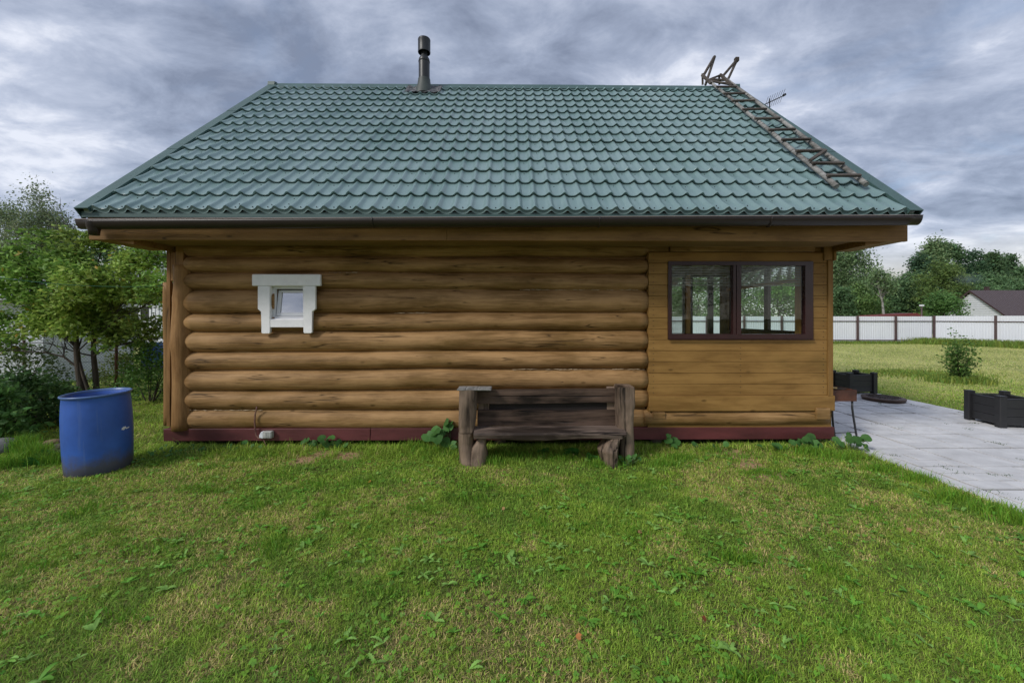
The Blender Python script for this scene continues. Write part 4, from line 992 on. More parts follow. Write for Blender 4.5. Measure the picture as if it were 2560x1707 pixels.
def leaf_mesh(name, V, C, parent, mat=None):
    n = len(V)//4; return np_mesh(name, V, np.arange(4*n), np.full(n, 4), mat or M_leaf, parent, colors=C)
def limb(b, p, d, L, r, depth, tips, rs, spread=0.55, up=0.15, k=3):
    n = 5; pts = [p.copy()]; q = p.copy(); dd = d.copy()
    for i in range(n):
        dd = (dd+Vector(rs.normal(size=3)*0.10)+Vector((0, 0, up*0.12))).normalized(); q = q+dd*(L/n); pts.append(q.copy())
    b.tube(pts, [r*(1-0.5*i/n) for i in range(n+1)], 7 if r > .015 else 5, cap=False)
    tips.append((pts[3], dd, depth)); tips.append((pts[-1], dd, depth))
    if depth <= 0: tips.append((pts[2], dd, depth)); return
    for i in range(k):
        ax = Vector(rs.normal(size=3)); ax = (ax-dd*ax.dot(dd)).normalized()
        nd = (dd+ax*spread*rs.uniform(.7, 1.4)+Vector((0, 0, up*rs.uniform(-.4, 1)))).normalized()
        st = pts[rs.randint(2, n+1)]
        limb(b, st, nd, L*rs.uniform(.55, .82), r*0.52, depth-1, tips, rs, spread, up, k)
def crown_tree(name, label, cat, loc, H, cr, z0, nl, ls, colr, seed, group=None, bark=None, shape='round', tr=0.12, droop=0.0, gaps=0.42, cvar=0.3, lean=0.0, clump=0.16):
    """far tree: tapered trunk with limbs and a crown made of leaf clumps spread through its volume"""
    rs = np.random.RandomState(seed); t = thing(name, label, cat, loc, group); lx, ly, lz = loc
    b = MB(); top = Vector((lean, 0, H*0.93)); pts = [Vector((0, 0, -0.05)).lerp(top, i/7)+Vector((rs.normal()*0.012*H*(i > 0), 0, 0))*1.0 for i in range(8)]
    b.tube(pts, [tr*(1-0.9*i/7) for i in range(8)], 8, cap=False)
    cl = []
    nc = int(60+nl/110)
    while len(cl) < nc:
        u = rs.rand(); z = z0+(H-z0)*u
        if shape == 'round': rad = cr*math.sqrt(max(0.02, 1-(2*u-0.85)**2/1.35))
        elif shape == 'cone': rad = cr*(1-u)**0.75+0.15
        elif shape == 'birch': rad = cr*(math.sin(math.pi*min(1, u*0.82+0.16)))**0.7
        else: rad = cr*(1-0.5*u)
        th = rs.rand()*2*math.pi; rr = rad*(rs.rand()**0.45)*(0.72+0.45*rs.rand())
        x, y = rr*math.cos(th)+lean*u, rr*math.sin(th)
        if vnoise(x*1.1/cr*2+seed, z*1.1/cr*1.6) < gaps*rs.rand()+gaps*0.35: continue
        cl.append((x, y, z))
    cl = np.array(cl)
    for k in range(min(26, nc)):
        c = Vector(cl[k]); zt2 = max(z0*0.8, c.z-rs.uniform(.08, .22)*H); p = pts[0].lerp(top, min(1, zt2/top.z)); b.tube([p, p.lerp(c, .5)+Vector((0, 0, -0.02*H)), c], [tr*0.30, tr*0.18, tr*.05], 5, cap=False)
    b.build('trunk', bark or M_bark, t, local=True)
    nl = int(nl*1.5); idx = rs.randint(0, nc, nl); sg = cr*clump*(0.7+0.7*rs.rand(nc))
    off = rs.normal(size=(nl, 3))*sg[idx][:, None]; off[:, 2] *= (0.75 if droop == 0 else 1.35)
    P_ = cl[idx]+off; cb = 0.72+0.6*rs.rand(nc)
    V, C = leaves_arrays(P_, ls, rs, colr, cvar=cvar, droop=droop)
    C = C*np.repeat(cb[idx], 4)[:, None]
    leaf_mesh_local('crown', V, C, t)
    return t
def leaf_mesh_local(name, V, C, parent):
    n = len(V)//4; return np_mesh(name, V, np.arange(4*n), np.full(n, 4), M_leaf, parent, colors=C, local=True)

# ---- the small tree behind the barrel
def garden_tree():
    rs = np.random.RandomState(21); base = gnd(215, 1012); base = Vector((base.x, base.y, 0))
    t = thing('fruit_tree', 'small leafy fruit tree with three thin trunks behind the blue barrel', 'tree', base)
    b = MB(); tips = []
    D = base.y
    def pt(px, py, dy=0): return at(px, py, D+dy)-base
    stems = [([(214, 1012), (203, 970), (196, 920), (192, 880), (190, 840), (182, 790), (176, 730)], .062, .030),
             ([(232, 1012), (219, 970), (207, 935), (199, 905)], .034, .026),
             ([(244, 1012), (241, 970), (238, 925), (234, 890), (234, 850), (238, 810), (250, 760), (272, 725), (290, 705)], .055, .020)]
    for si, (ps, r0, r1) in enumerate(stems):
        P_ = [pt(*p, (0.15 if si == 2 else 0)) for p in ps]; n = len(P_); b.tube(P_, [r0+(r1-r0)*i/(n-1) for i in range(n)], 10, cap=False, wob=.08)
        for i in range(3 if si != 1 else 9, n):
            for k in range(3):
                d = Vector((rs.normal(), rs.normal(), abs(rs.normal())*0.5+0.15)).normalized()
                limb(b, P_[i], d, rs.uniform(.45, .85), .016, 2, tips, rs, .75, .15, 3)
    # long spreading limbs, as in the photo
    for (ps, r0) in (([(190, 915), (160, 892), (118, 882), (60, 878), (5, 876)], .020), ([(234, 890), (262, 868), (300, 862), (350, 850), (405, 845)], .018), ([(192, 870), (150, 830), (100, 790), (50, 760)], .02),
                     ([(234, 850), (290, 800), (350, 770), (400, 740)], .018), ([(180, 780), (120, 700), (70, 650), (20, 620)], .018), ([(176, 730), (190, 670), (180, 610), (170, 585)], .018), ([(262, 740), (300, 680), (350, 650), (395, 640)], .016),
                     ([(182, 790), (230, 700), (250, 640), (255, 600)], .016), ([(192, 880), (235, 840), (280, 790), (320, 745)], .014), ([(190, 840), (110, 830), (40, 820), (-20, 810)], .016), ([(176, 730), (110, 690), (30, 700), (-30, 690)], .015)):
        dy = rs.uniform(-.5, .5); P_ = [pt(*p, dy*i/len(ps)) for i, p in enumerate(ps)]; n = len(P_)
        b.tube(P_, [r0*(1-.6*i/(n-1)) for i in range(n)], 7, cap=False)
        for i in range(1, n):
            for k in range(3):
                d = ((P_[i]-P_[i-1]).normalized()+Vector(rs.normal(size=3)*0.6)+Vector((0, 0, .1))).normalized(); limb(b, P_[i], d, rs.uniform(.25, .5), .008, 1, tips, rs, .7, .05, 3)
    b.build('trunk', M_bark, t, local=True)
    T = np.array([list(p) for p, d, k in tips]); 
    dens = 27000
    idx = rs.randint(0, len(T), dens*2); P_ = T[idx]+rs.normal(size=(len(idx), 3))*np.array((.10, .10, .07))
    # keep the crown inside its outline: above 0.95 m, nothing low in the middle
    px = (P_[:, 0]+base.x)/(P_[:, 1]+base.y); 
    keep = (P_[:, 2] > 0.98+0.25*vnoise(P_[:, 0]*3, P_[:, 1]*3, 5)) & (P_[:, 2] < 3.45-0.30*np.abs(P_[:, 0]-(-.2))**1.3*0.6)
    den = vnoise(P_[:, 0]*2.2+9, P_[:, 2]*2.6, 3); keep &= den+0.25*rs.rand(len(P_)) > np.where(P_[:, 2] < 2.0, 0.54, 0.18)
    P_ = P_[keep][:int(dens*1.25)]
    V, C = leaves_arrays(P_, 0.092, rs, (0.205, 0.345, 0.070), up=0.6, aspect=.5, cvar=.45, droop=.35, yellow=.012)
    ptc = 0.75+0.65*vnoise(P_[:, 0]*1.6, P_[:, 2]*1.8, 8); C = C*np.repeat(ptc, 4)[:, None]
    m = np.repeat(vnoise(P_[:, 0]*1.1+4, P_[:, 2]*1.2+2, 12) > 0.55, 4); C[m] = C[m]*np.array((1.35, 1.12, 1.2))
    leaf_mesh_local('crown', V, C, t)
garden_tree()

def bush(name, label, loc, rx, ry, h, nl, ls, colr, seed, group=None, cat='bush', droop=0.0, cvar=.35, gaps=.25, stems=12, z0=0.05):
    rs = np.random.RandomState(seed); t = thing(name, label, cat, (loc[0], loc[1], 0), group); b = MB(); C0 = []
    nc = max(14, nl//28)
    for i in range(nc):
        th = rs.rand()*6.283; r = rs.rand()**.5; z = z0+(h-z0)*rs.rand()**.8; e = math.sqrt(max(0.08, 1-(z/h)**2.2))
        C0.append((rx*r*e*math.cos(th), ry*r*e*math.sin(th), z))
    for c in C0[:stems]:
        c = Vector(c); b.tube([Vector((c.x*.15, c.y*.15, -.02)), Vector((c.x*.5, c.y*.5, c.z*.55)), c], [.012, .008, .003], 5, cap=False)
    b.build('stems', M_bark, t, local=True)
    C0 = np.array(C0); idx = rs.randint(0, nc, nl); P_ = C0[idx]+rs.normal(size=(nl, 3))*np.array((rx, ry, h*.7))*.13; P_[:, 2] = np.maximum(P_[:, 2], .02)
    V, C = leaves_arrays(P_, ls, rs, colr, cvar=cvar, droop=droop); C *= np.repeat((0.75+.5*rs.rand(nc))[idx], 4)[:, None]
    leaf_mesh_local('foliage', V, C, t); return t
DG = (0.045, 0.095, 0.024); LG = (0.10, 0.19, 0.035)
def gb(px, py): v = gnd(px, py); return (v.x, v.y)
bush('shrub', 'dark dense shrub at the left edge, left of blue barrel', gb(60, 1075), .75, .6, .80, 3000, .075, (0.055, 0.120, 0.035), 31)
bush('shrub', 'low dark shrub between the left edge shrub and blue barrel', gb(135, 1050), .55, .5, .62, 1900, .065, (0.06, 0.13, 0.035), 32)
bush('shrub', 'bushy green shrub between blue barrel and cabin corner post', gb(375, 1005), .55, .6, 1.15, 3200, .06, (0.095, 0.20, 0.040), 33)
bush('shrub', 'shrub with large leaves in the far left corner under tree', gb(-40, 1110), .6, .5, .75, 1500, .09, (0.09, 0.20, 0.05), 34)
bush('shrub', 'yellowish shrub behind the small tree trunks', gb(305, 965), .7, .5, .75, 1700, .06, (0.15, 0.20, 0.035), 35, cvar=.5)
bush('shrub', 'pale leafy shrub in front of the white shed', gb(60, 990), 1.0, .6, 1.0, 1800, .07, (0.09, 0.14, 0.04), 36)
# the single bush on the right lawn
def lawn_bush():
    rs = np.random.RandomState(5); p = gnd(2402, 955); t = thing('young_bush', 'single upright bush with glossy leaves standing on the right lawn', 'bush', p); b = MB(); tips = []
    for i in range(14):
        th = rs.rand()*6.28; a = rs.uniform(.05, .38); d = Vector((math.cos(th)*a, math.sin(th)*a, 1)).normalized(); L = rs.uniform(.6, 1.1) if a > .2 else rs.uniform(.9, 1.35)
        n = 6; pts = [Vector((math.cos(th)*.03, math.sin(th)*.03, 0))+d*L*i2/n+Vector(rs.normal(size=3)*.012) for i2 in range(n+1)]
        b.tube(pts, [.009*(1-.8*i2/n) for i2 in range(n+1)], 5, cap=False)
        for q in pts[1:]:
            for k in range(3): tips.append(q+Vector(rs.normal(size=3)*.06))
    for sx in (-1, 1):
        pts = [Vector((0, 0, .1)), Vector((sx*.2, 0, .25)), Vector((sx*.4, 0, .42)), Vector((sx*.48, 0, .55))]; b.tube(pts, [.006, .005, .004, .002], 5, cap=False); tips += [q+Vector(rs.normal(size=3)*.04) for q in pts[1:]*3]
    b.build('stems', M_bark, t, local=True)
    T = np.array([list(q) for q in tips]); idx = rs.randint(0, len(T), 2300); P_ = T[idx]+rs.normal(size=(2300, 3))*.045
    w = 0.34*np.sin(np.clip(P_[:, 2]/1.45, 0, 1)*math.pi)**.6+.12; P_ = P_[(np.hypot(P_[:, 0], P_[:, 1]) < w+.1) & (P_[:, 2] > .12)]
    V, C = leaves_arrays(P_, .065, rs, (.105, .20, .045), up=.5, aspect=.6, cvar=.5); leaf_mesh_local('foliage', V, C, t)
lawn_bush()

# ================================================================== FAR TREES
ti = 0
def far(px, py_top, D, wpx, label, kind='mixed', seed=0, nl=8200, colr=None, z0f=0.12, lean=0, grp='trees beyond the white fence'):
    p = at(px, HY, D); sc2 = F/D; H = CAMZ+(HY-py_top)/sc2; cr = wpx/2/sc2
    k = dict(birch=dict(shape='birch', droop=.5, bark=M_birch, gaps=.36, tr=.16), conifer=dict(shape='cone', gaps=.25), mixed=dict(shape='round', gaps=.22), bushy=dict(shape='round', gaps=.2))[kind]
    c = colr or dict(birch=(.190, .280, .130), conifer=(.080, .150, .080), mixed=(.125, .215, .095), bushy=(.165, .265, .085))[kind]
    crown_tree({'birch': 'birch_tree', 'conifer': 'conifer_tree', 'mixed': 'broadleaf_tree', 'bushy': 'broadleaf_tree'}[kind], label, 'tree', (p.x, D, 0), H, cr, H*z0f, nl, 0.30*D/60*1.15, c, seed, grp, lean=lean, **k)
far(2120, 580, 44, 104, 'tall slender birch just right of cabin corner, rising to the eave', 'birch', 101, 9000, z0f=.3)
far(2085, 640, 46, 90, 'leafy tree hugging the right cabin corner behind the tall birch', 'birch', 102, 5200, z0f=.2)
far(2150, 715, 42, 90, 'low bushy tree at the foot of the tall birch behind fence', 'bushy', 103, 4200, z0f=.05)
far(2100, 722, 40, 70, 'low dark tree by cabin corner behind fence', 'mixed', 104, 3600, z0f=.05)
far(2218, 682, 38, 62, 'thin sparse birch with a bare white leaning stem', 'birch', 105, 1300, z0f=.70, lean=-.9)
far(2135, 700, 62, 150, 'broad dark tree far behind the tall slender birch', 'mixed', 151, 7000, z0f=.03)
far(2230, 708, 66, 150, 'wide olive tree far behind the leaning birch', 'bushy', 152, 7000, z0f=.03)
far(2500, 665, 74, 150, 'broad dark tree far behind the chimney smoke', 'mixed', 153, 7000, z0f=.03)
far(2400, 668, 74, 150, 'broad dark tree at the back of right hand wood', 'mixed', 154, 7000, z0f=.03)
far(2190, 738, 60, 90, 'low far tree left of the leaning birch stem', 'mixed', 106, 3800, z0f=.05)
far(2250, 722, 58, 90, 'dark low tree right of the leaning birch stem', 'conifer', 107, 3800, z0f=.05)
far(2282, 682, 56, 90, 'dark tree where the right hand wood begins', 'mixed', 108, 5600, z0f=.05)
far(2300, 640, 60, 96, 'dark pointed tree left of the highest birch', 'conifer', 109, 5600, z0f=.05)
far(2335, 604, 62, 84, 'highest birch of the right hand wood', 'birch', 110, 7000, z0f=.15)
far(2366, 612, 64, 80, 'tall green tree beside the highest birch', 'mixed', 111, 6600, z0f=.1)
far(2352, 665, 50, 110, 'broad yellow green tree in front of the highest birch', 'bushy', 112, 7000, z0f=.05, colr=(.16, .235, .07))
far(2392, 622, 66, 84, 'narrow dark tree above the bushy right hand tree', 'conifer', 113, 5200, z0f=.1)
far(2358, 735, 40, 84, 'round low green tree left of the white gable', 'bushy', 114, 4400, z0f=.02, colr=(.13, .25, .075))
far(2437, 630, 66, 100, 'tall dark tree right above the gable peak', 'conifer', 115, 6600, z0f=.1, colr=(.09, .17, .085))
far(2482, 632, 66, 84, 'tall tree behind the smoking chimney', 'conifer', 116, 6600, z0f=.1, colr=(.12, .20, .09))
far(2522, 640, 70, 84, 'pointed tree near the right edge of photo', 'conifer', 117, 6600, z0f=.1, colr=(.10, .17, .08))
far(2562, 672, 66, 80, 'tree cut by the right edge of photo', 'mixed', 118, 5600, z0f=.1)
far(2465, 690, 60, 130, 'wide low tree behind the brown roof', 'mixed', 119, 5200, z0f=.05)
far(2545, 705, 60, 130, 'wide low tree behind the right end of brown roof', 'mixed', 120, 5200, z0f=.05)
far(2420, 700, 56, 120, 'mid height dark tree left behind the white gable', 'mixed', 121, 5200, z0f=.05)
# trees seen through the veranda windows
far(1745, 690, 44, 170, 'yellow green tree seen through left pane of cabin window', 'bushy', 122, 5200, z0f=.05)
far(1860, 680, 50, 170, 'dark tree seen through the middle of cabin window', 'mixed', 123, 5200, z0f=.05)
far(1945, 700, 44, 140, 'green tree seen through right pane of cabin window', 'bushy', 124, 5200, z0f=.05, colr=(.15, .27, .07))
far(2015, 680, 50, 150, 'dark tree seen at right edge of cabin window', 'mixed', 125, 5200, z0f=.05)
far(1680, 690, 50, 130, 'pale tree seen at left edge of cabin window', 'bushy', 126, 4200, z0f=.05)
gl = 'trees behind the left garden'
far(102, 474, 34, 140, 'tall airy birch rising above the small garden tree', 'birch', 131, 13000, z0f=.25, grp=gl, colr=(.19, .24, .13))
far(15, 522, 36, 110, 'airy tree at the left edge of photo below the tall birch', 'birch', 132, 5200, z0f=.2, grp=gl, colr=(.18, .24, .12))
far(165, 590, 38, 110, 'tree between tall birch and roof corner', 'mixed', 133, 5600, z0f=.1, grp=gl)
far(360, 606, 40, 150, 'dark distant tree seen under the left eave', 'mixed', 134, 5600, z0f=.1, grp=gl, colr=(.09, .14, .07))
far(280, 625, 42, 150, 'distant tree behind the crown of small tree', 'mixed', 135, 5600, z0f=.1, grp=gl)
far(-60, 600, 38, 150, 'distant tree cut by the left edge of photo', 'mixed', 136, 4200, z0f=.1, grp=gl)
far(430, 640, 44, 140, 'distant tree right behind the cabin corner post', 'mixed', 137, 4200, z0f=.1, grp=gl)
# two trees behind the photographer, seen only as reflections in the panes
crown_tree('broadleaf_tree', 'tree reflected in the left pane of large cabin window', 'tree', (5.2, -7.5, 0), 7.5, 2.3, 1.6, 5000, .16, (.05, .09, .03), 141, 'trees reflected in the panes')
crown_tree('broadleaf_tree', 'tree reflected at top of the right window pane', 'tree', (10.5, -11.0, 0), 8.0, 2.0, 1.8, 4200, .16, (.05, .09, .03), 142, 'trees reflected in the panes')

# ================================================================== WHITE FENCE
fence = thing('sheet_fence', 'long white corrugated sheet fence with brown posts behind the lawn', 'fence', (27, 26.2, 0))
c0 = at(2333, HY, 26.2)
A0_, A1_ = Vector((c0.x-26, 27.2, 0)), Vector((c0.x, 26.2, 0)); B1_ = Vector((c0.x+6.2, 26.2-13.5, 0))
M_fence = plain('white_fence_sheet', (0.76, 0.78, 0.83), 0.8, var=0.06, scale=0.6, bump=0.0, spec=0.1)
def sheet(a, c, z0, z1):
    d = c-a; L = d.length; d.normalize(); nrm = Vector((-d.y, d.x, 0)); n = int(L/0.115)
    V = []; Fl = []
    prof = ((0.0, 0), (0.035, 0), (0.05, .02), (0.10, .02))
    k = 0
    for i in range(n):
        for (s, h) in prof:
            p = a+d*(i*0.115+s)+nrm*h; V += [(p.x, p.y, z0), (p.x, p.y, z1)]; k += 1
    for i in range(k-1): Fl += [2*i, 2*i+2, 2*i+3, 2*i+1]
    o = np_mesh('sheet_panel', V, Fl, [4]*(k-1), M_fence, fence); m = o.modifiers.new('t', 'SOLIDIFY'); m.thickness = 0.004
sheet(A0_, A1_, 0.06, 1.74); sheet(A1_, B1_, 0.06, 1.77)
M_fpost = plain('brown_fence_post', (0.10, 0.060, 0.058), 0.5, bump=0)
for (a, c, sp) in ((A1_, A0_, 2.42), (A1_, B1_, 2.72)):
    d = (c-a); L = d.length; d.normalize(); n = int(L/sp); nr = Vector((-d.y, d.x, 0)); 
    if nr.y > 0: nr = -nr
    if a is A1_ and c is B1_ and nr.x > 0: nr = -nr
    for i in range(0 if c is A0_ else 1, n+1):
        p = a+d*sp*i+nr*0.06; b = MB(); b.bar(p, p+Vector((0, 0, 1.79)), 0.10, 0.10, 0.004, up=nr); b.build('post', M_fpost, fence)
    for z in (0.20, 1.43):
        b = MB(); b.bar(a+nr*.025+Vector((0, 0, z)), c+nr*.025+Vector((0, 0, z)), 0.03, 0.045); b.build('rail', M_fpost, fence)

# ================================================================== NEIGHBOUR HOUSES
hX = 51.5; hY = 45.0; pk = 4.62
nh = thing('neighbour_house', 'low white sided house with brown metal roof behind the fence', 'house', (hX, hY, 0))
ev = 1.75; hw = 3.25
b = MB(); b.prism([(hY-hw+.3, 0), (hY+hw-.3, 0), (hY+hw-.3, ev+.1), (hY, pk-.12), (hY-hw+.3, ev+.1)], 'x', hX+.3, hX+13)
z = 0.2
while z < pk-.2:
    hh = (pk-.15-z)/(pk-ev)*hw if z > ev else hw-.3
    b.box(hX+.24, hX+.30, hY-min(hh, hw-.3), hY+min(hh, hw-.3), z, z+.17); z += .24
b.build('wall', M_siding, nh)
for s in (-1, 1):
    b = MB(); n = 46
    b.prism([(hY, pk), (hY, pk+.06), (hY+s*(hw+.25), ev-.12+.06), (hY+s*(hw+.25), ev-.12)][::s], 'x', hX, hX+13.4)
    for i in range(n):
        x = hX+.25+i*.29; b.bar((x, hY, pk+.075), (x, hY+s*(hw+.25), ev-.12+.075), .05, .03)
    b.build('roof', M_roofbrown, nh)
    b = MB(); b.bar((hX-.01, hY, pk-.03), (hX-.01, hY+s*(hw+.27), ev-.17), .04, .22, up=(1, 0, 0)) if False else b.prism([(hY, pk+.09), (hY+s*(hw+.28), ev-.06), (hY+s*(hw+.28), ev-.22), (hY, pk-.12)][::s], 'x', hX-.04, hX-.005); b.build('barge_board', M_brown, nh)
b = MB(); cx_ = hX+2.6; b.box(cx_-.16, cx_+.16, hY+.4, hY+.72, pk-.5, pk+.45, .01); b.box(cx_-.2, cx_+.2, hY+.36, hY+.76, pk+.45, pk+.5); b.build('chimney', M_brown, nh)
b = MB(); bmesh.ops.create_icosphere(b.bm, subdivisions=3, radius=1, matrix=Matrix.Translation((hX+1.2, hY+1.2, pk+1.45)) @ Matrix.Rotation(R(-12), 4, 'Y') @ Matrix.Diagonal((2.6, 1.2, .85, 1)))
ms_ = bpy.data.materials.new('thin_smoke'); ms_.use_nodes = True; nt_ = ms_.node_tree; nt_.nodes.clear(); o_ = nt_.nodes.new('ShaderNodeOutputMaterial'); v_ = nt_.nodes.new('ShaderNodeVolumePrincipled'); v_.inputs['Color'].default_value = (.55, .66, .85, 1); tc_ = nt_.nodes.new('ShaderNodeTexCoord'); n_ = nt_.nodes.new('ShaderNodeTexNoise'); n_.inputs['Scale'].default_value = 1.1; n_.inputs['Detail'].default_value = 4; nt_.links.new(tc_.outputs['Object'], n_.inputs[0])
g_ = nt_.nodes.new('ShaderNodeVectorMath'); g_.operation = 'DISTANCE'; g_.inputs[1].default_value = (.5, .5, .5); nt_.links.new(tc_.outputs['Generated'], g_.inputs[0])
f_ = nt_.nodes.new('ShaderNodeMapRange'); f_.inputs[1].default_value = .08; f_.inputs[2].default_value = .46; f_.inputs[3].default_value = .16; f_.inputs[4].default_value = 0; nt_.links.new(g_.outputs['Value'], f_.inputs[0])
k_ = nt_.nodes.new('ShaderNodeMapRange'); k_.inputs[1].default_value = .38; k_.inputs[2].default_value = .68; nt_.links.new(n_.outputs[0], k_.inputs[0])
d_ = nt_.nodes.new('ShaderNodeMath'); d_.operation = 'MULTIPLY'; nt_.links.new(f_.outputs[0], d_.inputs[0]); nt_.links.new(k_.outputs[0], d_.inputs[1]); nt_.links.new(d_.outputs[0], v_.inputs['Density']); nt_.links.new(v_.outputs[0], o_.inputs['Volume'])
tag(b.build('smoke', ms_, smooth=True), 'thin bluish smoke drifting from the chimney of the neighbour house', 'smoke', kind='stuff')
# red roof strip and lamp behind the fence
b = MB(); a = at(2190, 789, 34); c = at(2310, 786, 34); b.prism([(a.x, 0), (c.x, 0), (c.x, c.z-.15), (c.x-.6, c.z+.12), (a.x+.3, a.z+.02), (a.x, a.z-.1)], 'y', 34, 36)
tag(b.build('low_shed', plain('dull_red_roof', (.19, .03, .03), .5)), 'low red roofed shed barely showing above the fence', 'shed')
lp = thing('garden_lamp', 'thin lamp post with small white head above the fence', 'lamp', (at(2304, HY, 33).x, 33, 0)); q = at(2304, 766, 33)
b = MB(); b.tube([(q.x, 33, 0), (q.x, 33, q.z)], .05, 8); b.build('pole', M_fpost, lp); b = MB(); b.box(q.x-.12, q.x+.14, 32.9, 33.1, q.z, q.z+.14, .02); b.build('lamp_head', M_siding, lp)

# left: white shed, far white house
def siding_house(name, label, cat, x0, x1, y0, y1, h, roof_h, wallm, roofm, extra=None, step=.16):
    t = thing(name, label, cat, ((x0+x1)/2, y0, 0)); b = MB(); b.box(x0, x1, y0, y1, 0, h); z = .05
    while z < h: b.box(x0-.012, x1+.012, y0-.012, y1+.012, z, z+step-.02); z += step
    b.build('wall', wallm, t); b = MB(); ym = (y0+y1)/2
    b.prism([(y0-.4, h-.05), (ym, h+roof_h), (y1+.4, h-.05), (y1+.4, h-.15), (ym, h+roof_h-.12), (y0-.4, h-.15)], 'x', x0-.3, x1+.3); b.build('roof', roofm, t)
    return t
sx = xat(108, 10.2)
M_poly = plain('milky_white_sheet', (.62, .66, .72), .35, var=.12, scale=2, bump=.05)
siding_house('white_shed', 'white boarded shed behind the bushes at left edge of photo', 'shed', sx-4.5, sx, 10.2, 12.6, 2.25, .6, M_poly, plain('pale_roof', (.5, .52, .56), .5), step=.42)
hx0, hx1 = xat(150, 24), xat(440, 24)
lh = siding_house('white_house', 'white house with grey slate roof seen through the small tree', 'house', hx0, hx1, 24, 30, 3.0, 1.9, M_siding, plain('grey_slate', (.30, .31, .34), .7, var=.4, scale=12))
for (pa, pb, ya, yb3) in ((322, 375, 766, 800), (228, 290, 770, 822), (180, 214, 760, 790)):
    a = at(pa, ya, 23.9); c = at(pb, yb3, 23.9); b = MB(); b.box(a.x, c.x, 23.93, 23.985, c.z, a.z); w_ = b.build('window', M_dark, lh)
    b = MB()
    for xx in (a.x, (a.x+c.x)/2, c.x): b.box(xx-.05, xx+.05, 23.90, 23.93, c.z, a.z)
    b.box(a.x-.05, c.x+.05, 23.9, 23.93, a.z, a.z+.08); b.build('frame', M_siding, w_)
for i, px in enumerate((388, 397, 408)): a = at(px, 760, 22.5); b = MB(); b.box(a.x-.08, a.x+.08, 22.4, 22.56, 0, 2.7, .01); b.build('porch_post', M_siding, lh)
# white tank over the distant barrel
tk = gnd(378, 905); wt = thing('water_tank', 'rounded white tank behind the distant blue barrel', 'tank', (tk.x, tk.y+1.3, 0))
b = MB(); b.lathe([(0, .0), (.62, .0), (.65, .1), (.66, .85), (.60, 1.05), (.40, 1.18), (0, 1.24)], seg=28); b.build('body', M_poly, wt, local=True)
b = MB(); b.lathe([(.12, 1.19), (.12, 1.27), (0, 1.27)], seg=14); b.build('cap', M_poly, wt, local=True)
# yellow garden frame under the tree
yf = gnd(283, 930); b = MB(); a = at(283, 846, yf.y); b.tube([(yf.x, yf.y, 0), (yf.x, yf.y, a.z)], .022, 8); b.tube([(yf.x-.45, yf.y, at(0, 868, yf.y).z), (yf.x+.02, yf.y, at(0, 868, yf.y).z)], .02, 8)
b.tube([(yf.x-.45, yf.y, at(0, 868, yf.y).z), (yf.x-.45, yf.y, 0)], .022, 8)
tag(b.build('climbing_frame', plain('yellow_paint', (.55, .40, .04), .5)), 'thin yellow metal frame standing behind the small tree', 'frame')

# chain link fence with rusty posts
fc = thing('chain_link_fence', 'rusty chain link fence running behind the small tree', 'fence', (xat(291, 9.2), 9.2, 0)); fy = 9.2
for px in (-150, 60, 291):
    x = xat(px, fy); b = MB(); b.tube([(x, fy, 0), (x, fy, 1.45)], .03 if px > 200 else .025, 8); b.build('post', M_rust, fc)
b = MB(); x0, x1 = xat(-150, fy), xat(410, fy); s = .07; H = 1.3; n = int((x1-x0)/s)
V = []; Fl = []
def thin(p, q, r=.0016):
    i = len(V); 
    for e in (p, q): V.extend([(e[0]-r, e[1], e[2]), (e[0]+r, e[1]-r, e[2]), (e[0]+r, e[1]+r, e[2])])
    for k in range(3): Fl.extend([i+k, i+(k+1) % 3, i+3+(k+1) % 3, i+3+k])
for i in range(-int(H/s), n):
    xa = x0+i*s; a0 = max(xa, x0); a1 = min(xa+H, x1)
    thin((a0, fy-.002, .05+a0-xa), (a1, fy-.002, .05+a1-xa)); thin((a0, fy+.002, .05+H-(a0-xa)), (a1, fy+.002, .05+H-(a1-xa)))
for z in (.1, .7, 1.3): Vn = len(V); V.extend([(x0, fy, z-.003), (x1, fy, z-.003), (x1, fy, z+.003), (x0, fy, z+.003)]); Fl.extend([Vn, Vn+1, Vn+2, Vn+3])
np_mesh('wire_mesh', V, Fl, [4]*(len(Fl)//4), M_dmetal, fc)
# green washing line to the corner post
b = MB(); q1 = at(418, 714, Yf+.2); q0 = at(-60, 686, Yf-.9); b.tube([q1.lerp(q0, t)-Vector((0, 0, .06*4*t*(1-t))) for t in np.linspace(0, 1, 14)], .0035, 5)
tag(b.build('washing_line', plain('green_cord', (.05, .20, .10), .5, bump=0)), 'thin green cord stretched from cabin corner post to the left', 'cord')
b = MB(); b.tube([(q0.x, q0.y, 0), (q0.x, q0.y, q0.z+.1)], .04, 8); tag(b.build('line_pole', M_rung), 'wooden pole holding the far end of the green cord', 'pole')

# old boards and stone by the barrel
p = gnd(130, 1135); b = MB(); b.bar((p.x-.05, p.y, .03), (p.x+.42, p.y+.06, .03), .20, .045, .01); b.bar((p.x, p.y+.08, .09), (p.x+.40, p.y+.02, .10), .12, .05, .01)
tag(b.build('rotten_boards', M_rung), 'pair of dark rotten boards lying left of blue barrel', 'boards')
def stone(px, py, r, label, seed, colr):
    rs = np.random.RandomState(seed); p = gnd(px, py); b = MB(); bmesh.ops.create_icosphere(b.bm, subdivisions=3, radius=r, matrix=Matrix.Translation((p.x, p.y, r*.35)))
    for v in b.bm.verts:
        d = v.co-Vector((p.x, p.y, r*.35)); v.co = Vector((p.x, p.y, r*.35))+Vector((d.x*1.2, d.y, d.z*.65))*(1+.35*(float(vnoise(d.x/r*1.4+seed, d.y/r*1.4+d.z/r*2))-.5))
    tag(b.build('stone', plain('stone_'+str(seed), colr, .85, bump=.6, scale=8), smooth=True), label, 'stone')
